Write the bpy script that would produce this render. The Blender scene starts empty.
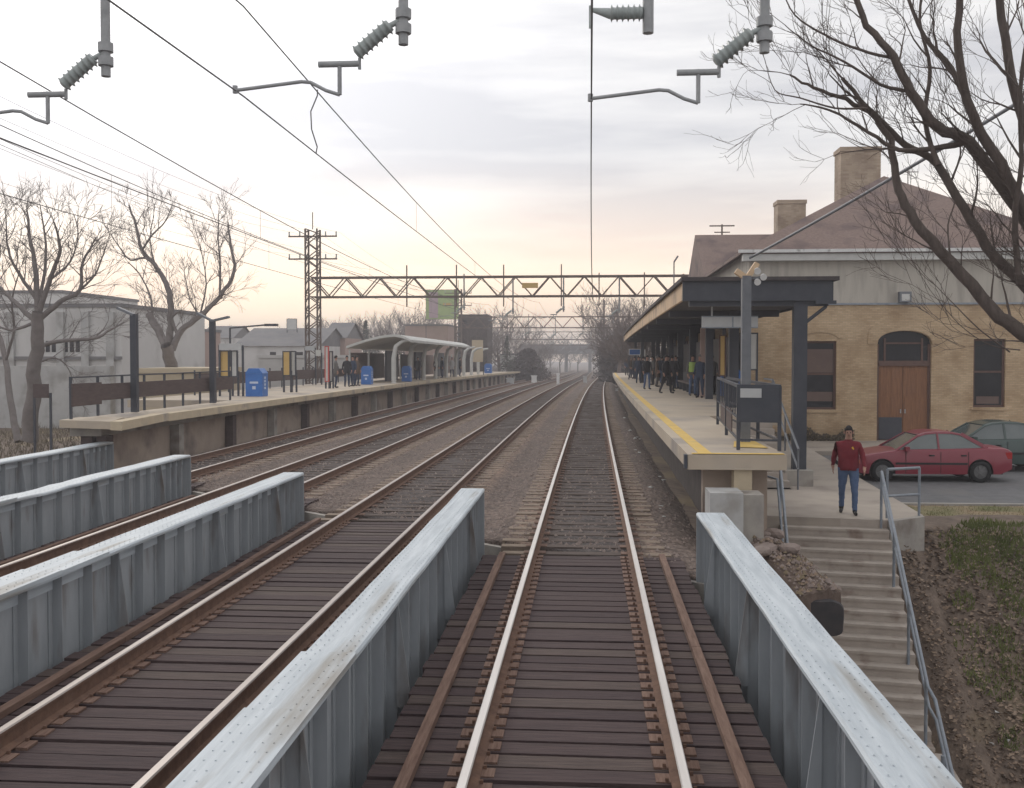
import bpy, bmesh, math, random
from mathutils import Vector, Matrix
rad = math.radians
SC = bpy.context.scene
COL = SC.collection

# ------------------------------------------------------------------ camera
FPX = 1000.0
phi = math.atan(.028); th = math.atan(.076*math.cos(phi))
CX, CZ = .09, 2.86
RV = Vector((math.cos(th), math.sin(th), 0))
FV = Vector((-math.sin(th)*math.cos(phi), math.cos(th)*math.cos(phi), -math.sin(phi)))
UV = RV.cross(FV)
cam_d = bpy.data.cameras.new('camera'); cam = bpy.data.objects.new('camera', cam_d)
COL.objects.link(cam); SC.camera = cam
cam_d.sensor_width = 36; cam_d.lens = FPX/1024*36
cam_d.shift_y = -10/1024
cam_d.clip_start = .1; cam_d.clip_end = 6000
m = Matrix.Identity(4)
for i in range(3):
    m[i][0] = RV[i]; m[i][1] = UV[i]; m[i][2] = -FV[i]
m[0][3] = CX; m[2][3] = CZ
cam.matrix_world = m

# ------------------------------------------------------------------ exposure, world, sun
SC.view_settings.view_transform = 'Standard'; SC.view_settings.look = 'None'
SC.view_settings.gamma = 1; SC.view_settings.exposure = EXPOSURE = 0.08
SUN_AZ, SUN_EL = rad(-30), rad(27)        # azimuth measured from +Y towards +X
sdir = Vector((math.sin(SUN_AZ)*math.cos(SUN_EL), math.cos(SUN_AZ)*math.cos(SUN_EL), math.sin(SUN_EL)))
W = bpy.data.worlds.new('World'); SC.world = W; W.use_nodes = True
nt = W.node_tree; N = nt.nodes; L = nt.links; N.clear()
out = N.new('ShaderNodeOutputWorld'); bg = N.new('ShaderNodeBackground'); L.new(bg.outputs[0], out.inputs[0])
bg.inputs[1].default_value = .1
sky = N.new('ShaderNodeTexSky'); sky.sky_type = 'NISHITA'; sky.sun_disc = False
sky.sun_elevation = SUN_EL; sky.sun_rotation = SUN_AZ
tc = N.new('ShaderNodeTexCoord')
def mth(op, a, b=None, clamp=False):
    n = N.new('ShaderNodeMath'); n.operation = op; n.use_clamp = clamp
    for k, v in enumerate((a, b)):
        if v is None: continue
        if hasattr(v, 'links'): L.new(v, n.inputs[k])
        else: n.inputs[k].default_value = v
    return n.outputs[0]
def mixc(f, a, b, mode='MIX'):
    n = N.new('ShaderNodeMix'); n.data_type = 'RGBA'; n.blend_type = mode
    for s, v in ((n.inputs[0], f), (n.inputs[6], a), (n.inputs[7], b)):
        if hasattr(v, 'links'): L.new(v, s)
        else: s.default_value = v if isinstance(v, float) else (*v, 1)
    return n.outputs[2]
sep = N.new('ShaderNodeSeparateXYZ'); L.new(tc.outputs['Generated'], sep.inputs[0])
# cloud layers stretched along the horizon
mp = N.new('ShaderNodeMapping'); mp.inputs['Scale'].default_value = (1.3, 1.3, 9.5); L.new(tc.outputs['Generated'], mp.inputs[0])
nz = N.new('ShaderNodeTexNoise'); nz.inputs['Scale'].default_value = 2.1; nz.inputs['Detail'].default_value = 5; nz.inputs['Roughness'].default_value = .5
L.new(mp.outputs[0], nz.inputs['Vector'])
cr = N.new('ShaderNodeMapRange'); cr.inputs['From Min'].default_value = .36; cr.inputs['From Max'].default_value = .66; L.new(nz.outputs[0], cr.inputs['Value'])
cloud = mixc(cr.outputs[0], (6.9, 6.9, 7.2), (11.2, 11.0, 10.7))
# warm strip near the horizon
hz = N.new('ShaderNodeMapRange'); hz.inputs['From Min'].default_value = .21; hz.inputs['From Max'].default_value = .0; hz.interpolation_type = 'SMOOTHSTEP'
L.new(sep.outputs[2], hz.inputs['Value'])
dot = N.new('ShaderNodeVectorMath'); dot.operation = 'DOT_PRODUCT'; L.new(tc.outputs['Generated'], dot.inputs[0]); dot.inputs[1].default_value = (math.sin(rad(-14)), math.cos(rad(-14)), 0)
dh = N.new('ShaderNodeMapRange'); dh.inputs['From Min'].default_value = .2; dh.inputs['From Max'].default_value = 1; L.new(dot.outputs['Value'], dh.inputs['Value'])
hzf = mth('MULTIPLY', hz.outputs[0], mth('POWER', dh.outputs[0], 2.0))
warm = mixc(nz.outputs[0], (18.5, 12.2, 8.2), (21.5, 16.4, 9.4))
c2 = mixc(mth('MULTIPLY', hzf, .85), cloud, warm)
# the clouds are brightest round the hidden sun
ds = N.new('ShaderNodeVectorMath'); ds.operation = 'DOT_PRODUCT'; L.new(tc.outputs['Generated'], ds.inputs[0]); ds.inputs[1].default_value = sdir
gl = mth('POWER', mth('MAXIMUM', ds.outputs['Value'], 0.0), 12.0)
gn = N.new('ShaderNodeMix'); gn.data_type = 'RGBA'; gn.blend_type = 'ADD'; L.new(gl, gn.inputs[0]); L.new(c2, gn.inputs[6]); gn.inputs[7].default_value = (6.0, 6.1, 6.4, 1)
c4 = mixc(.93, sky.outputs[0], gn.outputs[2])
L.new(c4, bg.inputs[0])

sun_d = bpy.data.lights.new('sun', 'SUN'); sun = bpy.data.objects.new('sun', sun_d); COL.objects.link(sun)
sun_d.energy = .7; sun_d.angle = rad(14); sun_d.color = (1, .93, .84)
sun.rotation_euler = sdir.to_track_quat('Z', 'Y').to_euler()

# ------------------------------------------------------------------ helpers
def ray(px, py): return RV*((px-512)/FPX) + UV*(-(py-384)/FPX) + FV
def P(px, py, Y):
    d = ray(px, py); t = Y/d.y; return Vector((CX+d.x*t, Y, CZ+d.z*t))
def G(px, py, z):
    d = ray(px, py); t = (z-CZ)/d.z; return Vector((CX+d.x*t, d.y*t, z))
def off(Y):                       # the line's gentle curve to the right
    if Y <= 0: return 0
    if Y < 140: return 9e-5*Y*Y
    if Y < 200:
        u = Y-140; return 1.764 + .0252*u - .0152*u*u/120
    return 1.764+1.512-.456+.01*(Y-200)
def gz(Y):                        # the line's gentle fall
    if Y <= 0: return 0
    if Y < 150: return -3e-5*Y*Y
    return -.675-.009*(min(Y, 520)-150)
def TW(x, Y, z): return Vector((x+off(Y), Y, z+gz(Y)))

MATS = {}
def M(name, c1, c2=None, scale=5, rough=.8, bump=0., bscale=None, metal=0, stretch=(1, 1, 1), c3=None, s3=1.5, t3=(.5, .65), detail=4, spec=.4, lo=.3, hi=.7, emit=None):
    if name in MATS: return MATS[name]
    mt = bpy.data.materials.new(name); mt.use_nodes = True; t = mt.node_tree; n = t.nodes; l = t.links
    b = n['Principled BSDF']; b.inputs['Roughness'].default_value = rough; b.inputs['Metallic'].default_value = metal
    b.inputs['Specular IOR Level'].default_value = spec
    b.inputs['Base Color'].default_value = (*c1, 1)
    tcn = n.new('ShaderNodeTexCoord'); mpn = n.new('ShaderNodeMapping'); mpn.inputs['Scale'].default_value = stretch
    l.new(tcn.outputs['Object'], mpn.inputs[0])
    col = None
    if c2:
        t1 = n.new('ShaderNodeTexNoise'); t1.inputs['Scale'].default_value = scale; t1.inputs['Detail'].default_value = detail; t1.inputs['Roughness'].default_value = .65
        l.new(mpn.outputs[0], t1.inputs['Vector'])
        r = n.new('ShaderNodeMapRange'); r.inputs['From Min'].default_value = lo; r.inputs['From Max'].default_value = hi
        l.new(t1.outputs[0], r.inputs['Value'])
        x = n.new('ShaderNodeMix'); x.data_type = 'RGBA'; l.new(r.outputs[0], x.inputs[0])
        x.inputs[6].default_value = (*c1, 1); x.inputs[7].default_value = (*c2, 1); col = x.outputs[2]
        if c3:
            t3n = n.new('ShaderNodeTexNoise'); t3n.inputs['Scale'].default_value = s3; t3n.inputs['Detail'].default_value = 6
            l.new(mpn.outputs[0], t3n.inputs['Vector'])
            r3 = n.new('ShaderNodeMapRange'); r3.inputs['From Min'].default_value = t3[0]; r3.inputs['From Max'].default_value = t3[1]
            l.new(t3n.outputs[0], r3.inputs['Value'])
            y = n.new('ShaderNodeMix'); y.data_type = 'RGBA'; l.new(r3.outputs[0], y.inputs[0])
            l.new(col, y.inputs[6]); y.inputs[7].default_value = (*c3, 1); col = y.outputs[2]
        l.new(col, b.inputs['Base Color'])
    if bump:
        tb = n.new('ShaderNodeTexNoise'); tb.inputs['Scale'].default_value = bscale or scale*3; tb.inputs['Detail'].default_value = 4
        l.new(mpn.outputs[0], tb.inputs['Vector'])
        bn = n.new('ShaderNodeBump'); bn.inputs['Strength'].default_value = bump; bn.inputs['Distance'].default_value = .02
        l.new(tb.outputs[0], bn.inputs['Height']); l.new(bn.outputs[0], b.inputs['Normal'])
    if emit:
        b.inputs['Emission Color'].default_value = (*emit[0], 1); b.inputs['Emission Strength'].default_value = emit[1]
    MATS[name] = mt; return mt
def brick(name, ca, cb, mortar, w=.22, h=.072, rough=.85, stain=(.5, .45, .4), glazed=False):
    mt = bpy.data.materials.new(name); mt.use_nodes = True; t = mt.node_tree; n = t.nodes; l = t.links
    b = n['Principled BSDF']; b.inputs['Roughness'].default_value = rough
    tcn = n.new('ShaderNodeTexCoord'); s = n.new('ShaderNodeSeparateXYZ'); l.new(tcn.outputs['Object'], s.inputs[0])
    ad = n.new('ShaderNodeMath'); l.new(s.outputs[0], ad.inputs[0]); l.new(s.outputs[1], ad.inputs[1])
    cb_ = n.new('ShaderNodeCombineXYZ'); l.new(ad.outputs[0], cb_.inputs[0]); l.new(s.outputs[2], cb_.inputs[1])
    br = n.new('ShaderNodeTexBrick'); br.inputs['Color1'].default_value = (*ca, 1); br.inputs['Color2'].default_value = (*cb, 1); br.inputs['Mortar'].default_value = (*mortar, 1)
    br.inputs['Scale'].default_value = 1; br.inputs['Brick Width'].default_value = w; br.inputs['Row Height'].default_value = h; br.inputs['Mortar Size'].default_value = .008
    l.new(cb_.outputs[0], br.inputs['Vector'])
    nz = n.new('ShaderNodeTexNoise'); nz.inputs['Scale'].default_value = .9; nz.inputs['Detail'].default_value = 7; l.new(tcn.outputs['Object'], nz.inputs['Vector'])
    r = n.new('ShaderNodeMapRange'); r.inputs['From Min'].default_value = .38; r.inputs['From Max'].default_value = .68; r.inputs['To Max'].default_value = .75; l.new(nz.outputs[0], r.inputs['Value'])
    x = n.new('ShaderNodeMix'); x.data_type = 'RGBA'; x.blend_type = 'MULTIPLY'; l.new(r.outputs[0], x.inputs[0]); l.new(br.outputs[0], x.inputs[6]); x.inputs[7].default_value = (*stain, 1)
    l.new(x.outputs[2], b.inputs['Base Color'])
    bn = n.new('ShaderNodeBump'); bn.inputs['Strength'].default_value = .4; bn.inputs['Distance'].default_value = .01; l.new(br.outputs['Fac'], bn.inputs['Height']); bn.invert = True
    l.new(bn.outputs[0], b.inputs['Normal'])
    MATS[name] = mt; return mt

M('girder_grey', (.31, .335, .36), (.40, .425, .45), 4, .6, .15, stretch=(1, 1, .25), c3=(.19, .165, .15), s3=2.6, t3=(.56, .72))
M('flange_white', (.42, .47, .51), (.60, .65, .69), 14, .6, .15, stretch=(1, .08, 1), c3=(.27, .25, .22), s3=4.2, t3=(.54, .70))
M('rail_top', (.62, .58, .55), (.78, .74, .70), 6, .38, stretch=(1, .1, 1), metal=.35)
M('rail_top_dull', (.36, .31, .29), (.48, .42, .38), 6, .45, stretch=(1, .1, 1), metal=.2)
M('rust', (.13, .075, .055), (.22, .13, .09), 9, .9, .3)
M('tie_wood', (.050, .033, .035), (.098, .066, .064), 4, .85, .5, stretch=(.6, 8, 3), bscale=12)
M('tie_wood_b', (.042, .028, .031), (.082, .053, .053), 4, .85, .5, stretch=(.6, 8, 3), bscale=12)
M('tie_dusty', (.085, .065, .058), (.14, .11, .095), 6, .95, .5, stretch=(.6, 6, 3))
M('tie_end', (.20, .155, .12), (.28, .22, .17), 6, .95, .5)
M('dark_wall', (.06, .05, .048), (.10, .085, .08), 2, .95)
M('guard_wood', (.14, .08, .06), (.26, .17, .13), 5, .9, .4, stretch=(6, .5, 3))
M('steel_dark', (.035, .035, .04), (.07, .06, .06), 4, .7)
M('concrete', (.30, .28, .26), (.42, .39, .35), 2.5, .9, .25, c3=(.17, .14, .12), s3=1.1, t3=(.54, .7))
M('concrete_step', (.38, .33, .29), (.48, .425, .375), 3.5, .9, .25, c3=(.26, .20, .165), s3=3.1, t3=(.56, .75))
M('concrete_pale', (.40, .40, .40), (.50, .50, .49), 3, .9, .2, c3=(.28, .25, .22), s3=1.2, t3=(.55, .7))
M('platform_top', (.45, .375, .295), (.53, .455, .36), .9, .85, .1, c3=(.33, .29, .26), s3=.5, t3=(.5, .7))
M('platform_edge', (.50, .42, .30), (.60, .50, .36), 2.5, .85, .1, c3=(.36, .31, .26), s3=1.2, t3=(.55, .7))
M('yellow', (.66, .44, .10), (.74, .52, .16), 3, .7, c3=(.5, .38, .2), s3=2.5, t3=(.55, .75))
M('tan_panel', (.36, .29, .24), (.44, .36, .30), 1.6, .9, .1, c3=(.22, .18, .16), s3=.9, t3=(.52, .7))
M('brown_board', (.075, .055, .055), (.12, .088, .082), 3, .8, stretch=(1, 1, 6))
M('dark_paint', (.045, .05, .065), (.065, .07, .085), 3, .5)
M('dark_roof', (.05, .045, .05), (.09, .075, .075), 3, .85)
M('soffit', (.05, .05, .06), (.08, .08, .09), 2, .8)
M('fascia_tan', (.62, .44, .28), (.72, .54, .36), 1.2, .7, c3=(.42, .3, .2), s3=.8)
M('post_grey', (.14, .15, .17), (.20, .21, .23), 4, .5)
M('rail_pipe', (.20, .23, .27), (.30, .33, .37), 6, .45)
M('truss_steel', (.11, .085, .075), (.19, .145, .12), 2, .8)
M('wire', (.16, .155, .16), None, rough=.6)
M('fitting', (.30, .31, .32), (.42, .43, .44), 6, .5)
M('porcelain', (.34, .38, .38), (.46, .50, .49), 8, .3)
M('asphalt', (.12, .12, .125), (.17, .17, .175), 3, .85, .3, bscale=60, c3=(.17, .165, .16), s3=.6, t3=(.5, .7))
M('asphalt_dark', (.045, .045, .047), (.065, .065, .067), 3, .9, .3, bscale=60)
M('paving', (.36, .31, .27), (.44, .39, .33), 1.6, .9, .1, c3=(.28, .24, .21), s3=.8)
M('stucco', (.43, .40, .35), (.50, .465, .41), 1.2, .9, .1, stretch=(3, 3, .5), c3=(.36, .33, .29), s3=.8)
M('gutter', (.60, .60, .60), (.74, .74, .72), 3, .5, c3=(.35, .34, .33), s3=2.5, t3=(.55, .65))
M('trim_brown', (.10, .055, .045), (.14, .08, .06), 5, .6)
M('door_wood', (.17, .075, .038), (.28, .135, .065), 3, .6, .1, stretch=(7, 1, .6))
M('glass_dark', (.014, .014, .018), (.03, .03, .035), 1.2, .35, spec=.25)
M('glass_blind', (.13, .09, .08), (.17, .12, .10), 1.2, .5, spec=.2)
M('white_paint', (.72, .72, .72), (.8, .8, .8), 3, .5)
M('off_white', (.52, .52, .50), (.62, .62, .60), 3, .6)
M('sign_pale', (.44, .45, .46), (.52, .53, .53), 2, .6)
M('sign_line', (.28, .30, .33), None)
M('blue_bin', (.03, .13, .42), (.05, .18, .52), 3, .4)
M('bin_mark', (.55, .62, .75), None)
M('poster_yellow', (.55, .36, .12), (.62, .44, .18), 2, .5)
M('poster_red', (.5, .09, .08), None)
M('bill_green', (.34, .46, .20), (.46, .56, .26), .8, .7)
M('bill_pink', (.50, .38, .42), (.42, .32, .36), 1, .7)
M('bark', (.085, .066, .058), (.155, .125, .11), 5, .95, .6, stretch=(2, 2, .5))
M('bark_far', (.17, .15, .145), (.24, .215, .205), 3, .95)  # paler than bark: the glare haze over the left trees is in the colour
M('bark_hazy', (.12, .095, .088), (.17, .135, .12), .4, .95)
M('roof_shingle', (.185, .130, .112), (.26, .19, .165), 9, .9, .3, stretch=(1, 1, 1), c3=(.14, .10, .095), s3=.7)
M('ballast_a', (.085, .062, .052), (.18, .138, .118), 18, .95, .9, bscale=30, c3=(.16, .12, .10), s3=.35, t3=(.4, .65), detail=8)
M('stone', (.22, .17, .15), (.36, .30, .27), 2, .95)
M('soil', (.10, .074, .058), (.215, .165, .13), 3.5, .95, .9, bscale=14, c3=(.24, .19, .12), s3=.35, t3=(.52, .66), detail=8)
M('verge', (.24, .18, .11), (.34, .27, .17), 3, .95, .8, bscale=20, c3=(.10, .12, .035), s3=.5, t3=(.5, .66), detail=8)
M('grass', (.10, .125, .035), (.19, .21, .07), 2, .9)
M('leaf', (.18, .125, .09), (.37, .28, .21), 1.5, .9)
M('scrub', (.10, .08, .06), (.17, .14, .09), 1.5, .95)
M('wall_pale', (.48, .47, .46), (.58, .57, .55), .3, .9, c3=(.40, .39, .38), s3=.2)
M('wall_block', (.40, .40, .40), (.52, .52, .51), .5, .95, .2, c3=(.32, .31, .30), s3=.9)
M('wall_beige', (.50, .42, .30), (.58, .49, .36), .5, .9)
M('wall_rose', (.35, .25, .22), (.42, .31, .27), .5, .9)
M('roof_grey', (.16, .16, .17), (.22, .21, .21), .6, .9)
M('paint_red', (.20, .012, .030), (.225, .016, .034), 1, .28, spec=.7)
M('paint_green', (.03, .055, .05), (.035, .065, .06), 1, .25, spec=.7)
M('car_glass', (.07, .09, .09), (.11, .13, .13), 1, .04, spec=1.0)
M('tyre', (.015, .015, .016), None, rough=.9)
M('rim', (.12, .12, .125), (.2, .2, .2), 4, .35, metal=.6)
M('rubber', (.02, .02, .022), None, rough=.8)
M('lamp_red', (.35, .01, .01), None, rough=.2)
M('lamp_amber', (.5, .16, .02), None, rough=.2)
M('lamp_clear', (.6, .6, .6), None, rough=.15)
M('maroon', (.15, .014, .024), (.20, .022, .032), 8, .9, .2)
M('denim', (.07, .115, .22), (.11, .165, .29), 7, .9, .2)
M('denim_dark', (.03, .045, .085), (.05, .07, .12), 7, .9)
M('skin', (.42, .24, .18), None, rough=.6)
M('hair', (.012, .01, .01), None, rough=.8)
M('hair_grey', (.2, .19, .18), None, rough=.8)
M('shoe', (.02, .017, .016), None, rough=.6)
M('coat_black', (.018, .018, .022), (.035, .034, .04), 5, .9)
M('coat_navy', (.03, .045, .085), (.045, .065, .11), 5, .9)
M('coat_grey', (.12, .115, .11), (.16, .15, .145), 5, .9)
M('coat_brown', (.10, .07, .05), (.14, .095, .07), 5, .9)
M('coat_white', (.55, .55, .56), None, rough=.9)
M('hi_vis', (.42, .60, .16), None, rough=.7)
M('eye', (.02, .015, .012), None, rough=.2)
M('patch_yellow', (.75, .45, .05), None, rough=.7)
M('salmon_wood', (.10, .072, .058), (.19, .14, .115), 6, .95, .8)
M('tie_wood_c', (.065, .047, .043), (.125, .09, .08), 4, .85, .5, stretch=(.6, 8, 3), bscale=12)
brick('brick_tan', (.48, .345, .21), (.60, .45, .29), (.42, .33, .23), stain=(.62, .55, .48))
brick('brick_chimney', (.38, .29, .21), (.50, .40, .30), (.40, .33, .26), .3, .1, stain=(.5, .45, .42))

def ballast_mat():
    mt = MATS['ballast_a']; t = mt.node_tree; n = t.nodes; l = t.links; b = n['Principled BSDF']
    src = b.inputs['Base Color'].links[0].from_socket
    at = n.new('ShaderNodeAttribute'); at.attribute_name = 'stain'; s = n.new('ShaderNodeSeparateColor'); l.new(at.outputs['Color'], s.inputs[0])
    x = n.new('ShaderNodeMix'); x.data_type = 'RGBA'; x.blend_type = 'MULTIPLY'; l.new(s.outputs[0], x.inputs[0]); l.new(src, x.inputs[6]); x.inputs[7].default_value = (.55, .60, .68, 1)
    y = n.new('ShaderNodeMix'); y.data_type = 'RGBA'; y.blend_type = 'MULTIPLY'; l.new(s.outputs[1], y.inputs[0]); l.new(x.outputs[2], y.inputs[6]); y.inputs[7].default_value = (1.7, 1.55, 1.35, 1)
    tc_ = n.new('ShaderNodeTexCoord'); vo = n.new('ShaderNodeTexVoronoi'); vo.inputs['Scale'].default_value = 15; l.new(tc_.outputs['Object'], vo.inputs['Vector'])
    vs = n.new('ShaderNodeSeparateColor'); l.new(vo.outputs['Color'], vs.inputs[0]); mr = n.new('ShaderNodeMapRange'); mr.inputs['To Min'].default_value = .55; mr.inputs['To Max'].default_value = 1.5; l.new(vs.outputs[0], mr.inputs['Value'])
    z = n.new('ShaderNodeVectorMath'); z.operation = 'SCALE'; l.new(y.outputs[2], z.inputs[0]); l.new(mr.outputs[0], z.inputs['Scale'])
    l.new(z.outputs[0], b.inputs['Base Color'])
    bp = n.new('ShaderNodeBump'); bp.inputs['Strength'].default_value = .9; bp.inputs['Distance'].default_value = .03; bp.invert = True; l.new(vo.outputs['Distance'], bp.inputs['Height'])
    l.new(b.inputs['Normal'].links[0].from_socket, bp.inputs['Normal']); l.new(bp.outputs[0], b.inputs['Normal'])
ballast_mat()
class MB:
    def __init__(s): s.v = []; s.f = []; s.m = []; s.sm = []; s.cur = 0; s.smooth = False
    def face(s, pts):
        b = len(s.v); s.v += [Vector(p) for p in pts]; s.f.append(tuple(range(b, b+len(pts)))); s.m.append(s.cur); s.sm.append(s.smooth)
    def grid(s, rows, close=False):
        b = len(s.v); nr = len(rows); nc = len(rows[0])
        for r in rows: s.v += [Vector(p) for p in r]
        for i in range(nr-1):
            for j in range(nc if close else nc-1):
                k = (j+1) % nc
                s.f.append((b+i*nc+j, b+i*nc+k, b+(i+1)*nc+k, b+(i+1)*nc+j)); s.m.append(s.cur); s.sm.append(s.smooth)
    def box(s, x0, x1, y0, y1, z0, z1, T=None):
        c = [Vector((x, y, z)) for z in (z0, z1) for y in (y0, y1) for x in (x0, x1)]
        if T: c = [T(p) for p in c]
        b = len(s.v); s.v += c
        for q in ((0, 2, 3, 1), (4, 5, 7, 6), (0, 1, 5, 4), (2, 6, 7, 3), (0, 4, 6, 2), (1, 3, 7, 5)):
            s.f.append(tuple(b+i for i in q)); s.m.append(s.cur); s.sm.append(False)
    def bar(s, p, q, w, h, up=(0, 0, 1)):          # rectangular bar from p to q, w sideways, h along up
        p = Vector(p); q = Vector(q); d = (q-p).normalized(); u = Vector(up)
        sd = d.cross(u)
        if sd.length < 1e-4: sd = d.cross(Vector((1, 0, 0)))
        sd.normalize(); u = sd.cross(d).normalized()
        c = []
        for o in (p, q):
            for a, b in ((-1, -1), (1, -1), (1, 1), (-1, 1)): c.append(o+sd*(a*w/2)+u*(b*h/2))
        b = len(s.v); s.v += c
        for f in ((3, 2, 1, 0), (4, 5, 6, 7), (0, 1, 5, 4), (1, 2, 6, 5), (2, 3, 7, 6), (3, 0, 4, 7)):
            s.f.append(tuple(b+i for i in f)); s.m.append(s.cur); s.sm.append(False)
    def tube(s, pts, r, n=6, cap=True):
        pts = [Vector(p) for p in pts]; rs = r if isinstance(r, (list, tuple)) else [r]*len(pts)
        rows = []; up = None
        for i, p in enumerate(pts):
            a = pts[max(i-1, 0)]; c = pts[min(i+1, len(pts)-1)]; d = (c-a)
            if d.length < 1e-9: d = Vector((0, 0, 1))
            d.normalize()
            if up is None: up = d.orthogonal().normalized()
            else:
                up = up-d*up.dot(d)
                up = up.normalized() if up.length > 1e-6 else d.orthogonal().normalized()
            w = d.cross(up)
            rows.append([p+(up*math.cos(2*math.pi*k/n)+w*math.sin(2*math.pi*k/n))*rs[i] for k in range(n)])
        sm = s.smooth; s.smooth = n > 4
        s.grid(rows, True); s.smooth = False
        if cap: s.face(rows[0][::-1]); s.face(rows[-1])
        s.smooth = sm
    def prism(s, poly, fn, a, b):                   # poly (u,v) list; fn(u,v,w)->point; from w=a to w=b
        A = [Vector(fn(u, v, a)) for u, v in poly]; B = [Vector(fn(u, v, b)) for u, v in poly]
        s.face(A[::-1]); s.face(B); n = len(poly)
        for i in range(n):
            j = (i+1) % n; s.face([A[i], A[j], B[j], B[i]])
    def build(s, name, mats, parent=None, world=True, bevel=0):
        me = bpy.data.meshes.new(name)
        o_ = parent.get('_org') if parent else None
        vv = s.v
        if parent is not None and world:
            r = Vector(parent['_o']) if '_o' in parent else Vector((0, 0, 0))
            vv = [v-r for v in s.v]
        me.from_pydata([tuple(v) for v in vv], [], s.f)
        for mm in (mats if isinstance(mats, (list, tuple)) else [mats]): me.materials.append(MATS[mm])
        me.polygons.foreach_set('material_index', s.m); me.polygons.foreach_set('use_smooth', s.sm)
        me.update()
        ob = bpy.data.objects.new(name, me); COL.objects.link(ob)
        if parent is not None:
            ob.parent = parent
            if '_o' in parent: ob['_o'] = parent['_o']
        return ob
def tag(o, label=None, cat=None, group=None, kind=None):
    if label: o['label'] = label
    if cat: o['category'] = cat
    if group: o['group'] = group
    if kind: o['kind'] = kind
    return o
def thing(name, label, cat, loc=(0, 0, 0), rz=0, group=None):
    o = bpy.data.objects.new(name, None); COL.objects.link(o); o.location = loc; o.rotation_euler = (0, 0, rz)
    o['_o'] = tuple(loc); o.empty_display_size = .3
    return tag(o, label, cat, group)
def struct(mb, name, mats): return tag(mb.build(name, mats), kind='structure')
def copy_tree(o, parent=None):
    c = o.copy(); COL.objects.link(c)
    if parent: c.parent = parent
    for ch in list(o.children): copy_tree(ch, c)
    return c
def lerp(a, b, t): return a+(b-a)*t
def ss(t): t = max(0, min(1, t)); return t*t*(3-2*t)
def hn(x, y, s=1.):                                # cheap smooth noise
    return (math.sin(x*1.3*s+1.7)*math.cos(y*1.1*s-.6)+.5*math.sin(x*3.1*s+y*2.3*s)+.3*math.sin(x*6.7*s-y*5.9*s+1))/1.8
# ------------------------------------------------------------------ terrain
def edge(X):
    if X < -15: return 27.6
    if X <= 2.2: return 15.6-.8*X
    a = 15.6-.8*2.2
    if X < 3.0: return a
    if X < 3.9: return lerp(a, 20.9, ss((X-3.0)/.9))
    if X < 7: return lerp(20.9, 21.6, ss((X-6.3)/.7))
    return 21.6+.04*(X-7)
STREET = -6.2
def base_z(X, Y):
    x = X-off(Y)
    if x > 3.4 : b = -.75-.25*ss((Y-23)/2)
    elif x > 2.2: b = -.55-.2*(x-2.2)/1.2
    elif x > -13.2: b = -.55
    else: b = -.55-.5*ss((-13.2-x)/4)
    if Y > 60: b += gz(Y)*1.0
    if Y > 150: b += 2.0*ss((abs(x)-25)/60)
    return b
def ground_z(X, Y):
    if 2.6 < X < 3.5 and Y < 17.4: pass
    b = base_z(X, Y); d = Y-edge(X)
    if 3.5 < X < 6.45 and Y < 21.1: b -= .55*ss((X-3.5)/.4)*ss((6.45-X)/.3)
    if d < 0:
        s = .80 if X > 3.4 else (3 if X > -14.8 else .8)
        if 2.2 < X <= 3.4: s = lerp(3, .9, (X-2.2)/1.2)
        z = b + d*s
        n = hn(X, Y)*.12 + hn(X*2.7, Y*2.3)*.05
        return max(z+n*min(1, -d), STREET-.15)
    return b + (.04*hn(X, Y)+.02*hn(X*3, Y*3))*min(1, d)
mb = MB()
def axis(lo, hi, step, far_lo, far_hi):
    a = []; x = lo
    while x <= hi+1e-6: a.append(x); x += step
    s = step; x = a[-1]
    while x < far_hi: s *= 1.22; x += s; a.append(min(x, far_hi))
    s = step; x = a[0]; pre = []
    while x > far_lo: s *= 1.22; x -= s; pre.append(max(x, far_lo))
    return pre[::-1]+a
xs = axis(-17, 16, .3, -700, 700); ys = axis(5, 30, .3, -120, 1250)
mb.smooth = True
mb.grid([[(x, y, ground_z(x, y)) for x in xs] for y in ys])
g = struct(mb, 'ground', 'soil')
mb = MB(); mb.box(-300, 300, -14, 9.5, STREET-.1, STREET+.02)
struct(mb, 'street', 'asphalt_dark')

# ballast
mb = MB(); mb.smooth = True
rows = []; stain = []
y = 0; ysb = []
while y < 460: ysb.append(y); y += .35 if y < 45 else (1.0 if y < 120 else 5)
rng = random.Random(3)
for q in ysb:
    r = []
    nx = 64
    for i in range(nx+1):
        x = lerp(-13.3, 2.3, i/nx)
        Y = q+15.42-.8*x
        # bed a little lower between the tracks
        dz = 0
        c = min(abs(x-t) for t in (0, -3.65, -7.15, -10.6))
        dz = -.02-.07*ss((c-1.3)/.5)
        if x > 1.75: dz -= .35*(x-1.75)/.55
        if x < -12.6: dz -= .3*(-12.6-x)/.7
        z = -.180+dz+.010*hn(x*3, Y*3)+rng.uniform(-.012, .012)
        stain.append((1.0 if c < .62 else (.4 if c < .8 else .12*rng.random()), (.8 if .85 < c < 1.32 else 0)*rng.uniform(.5, 1)))
        r.append(TW(x, Y, z))
    if not rows: rows.append([p-Vector((0, 0, .6)) for p in r]); stain = stain+stain
    rows.append(r)
mb.grid(rows)
bo = struct(mb, 'ballast', 'ballast_a')
at = bo.data.color_attributes.new('stain', 'FLOAT_COLOR', 'POINT')
for i, s_ in enumerate(stain): at.data[i].color = (s_[0], s_[1], 0, 1)
mb = MB()
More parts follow.
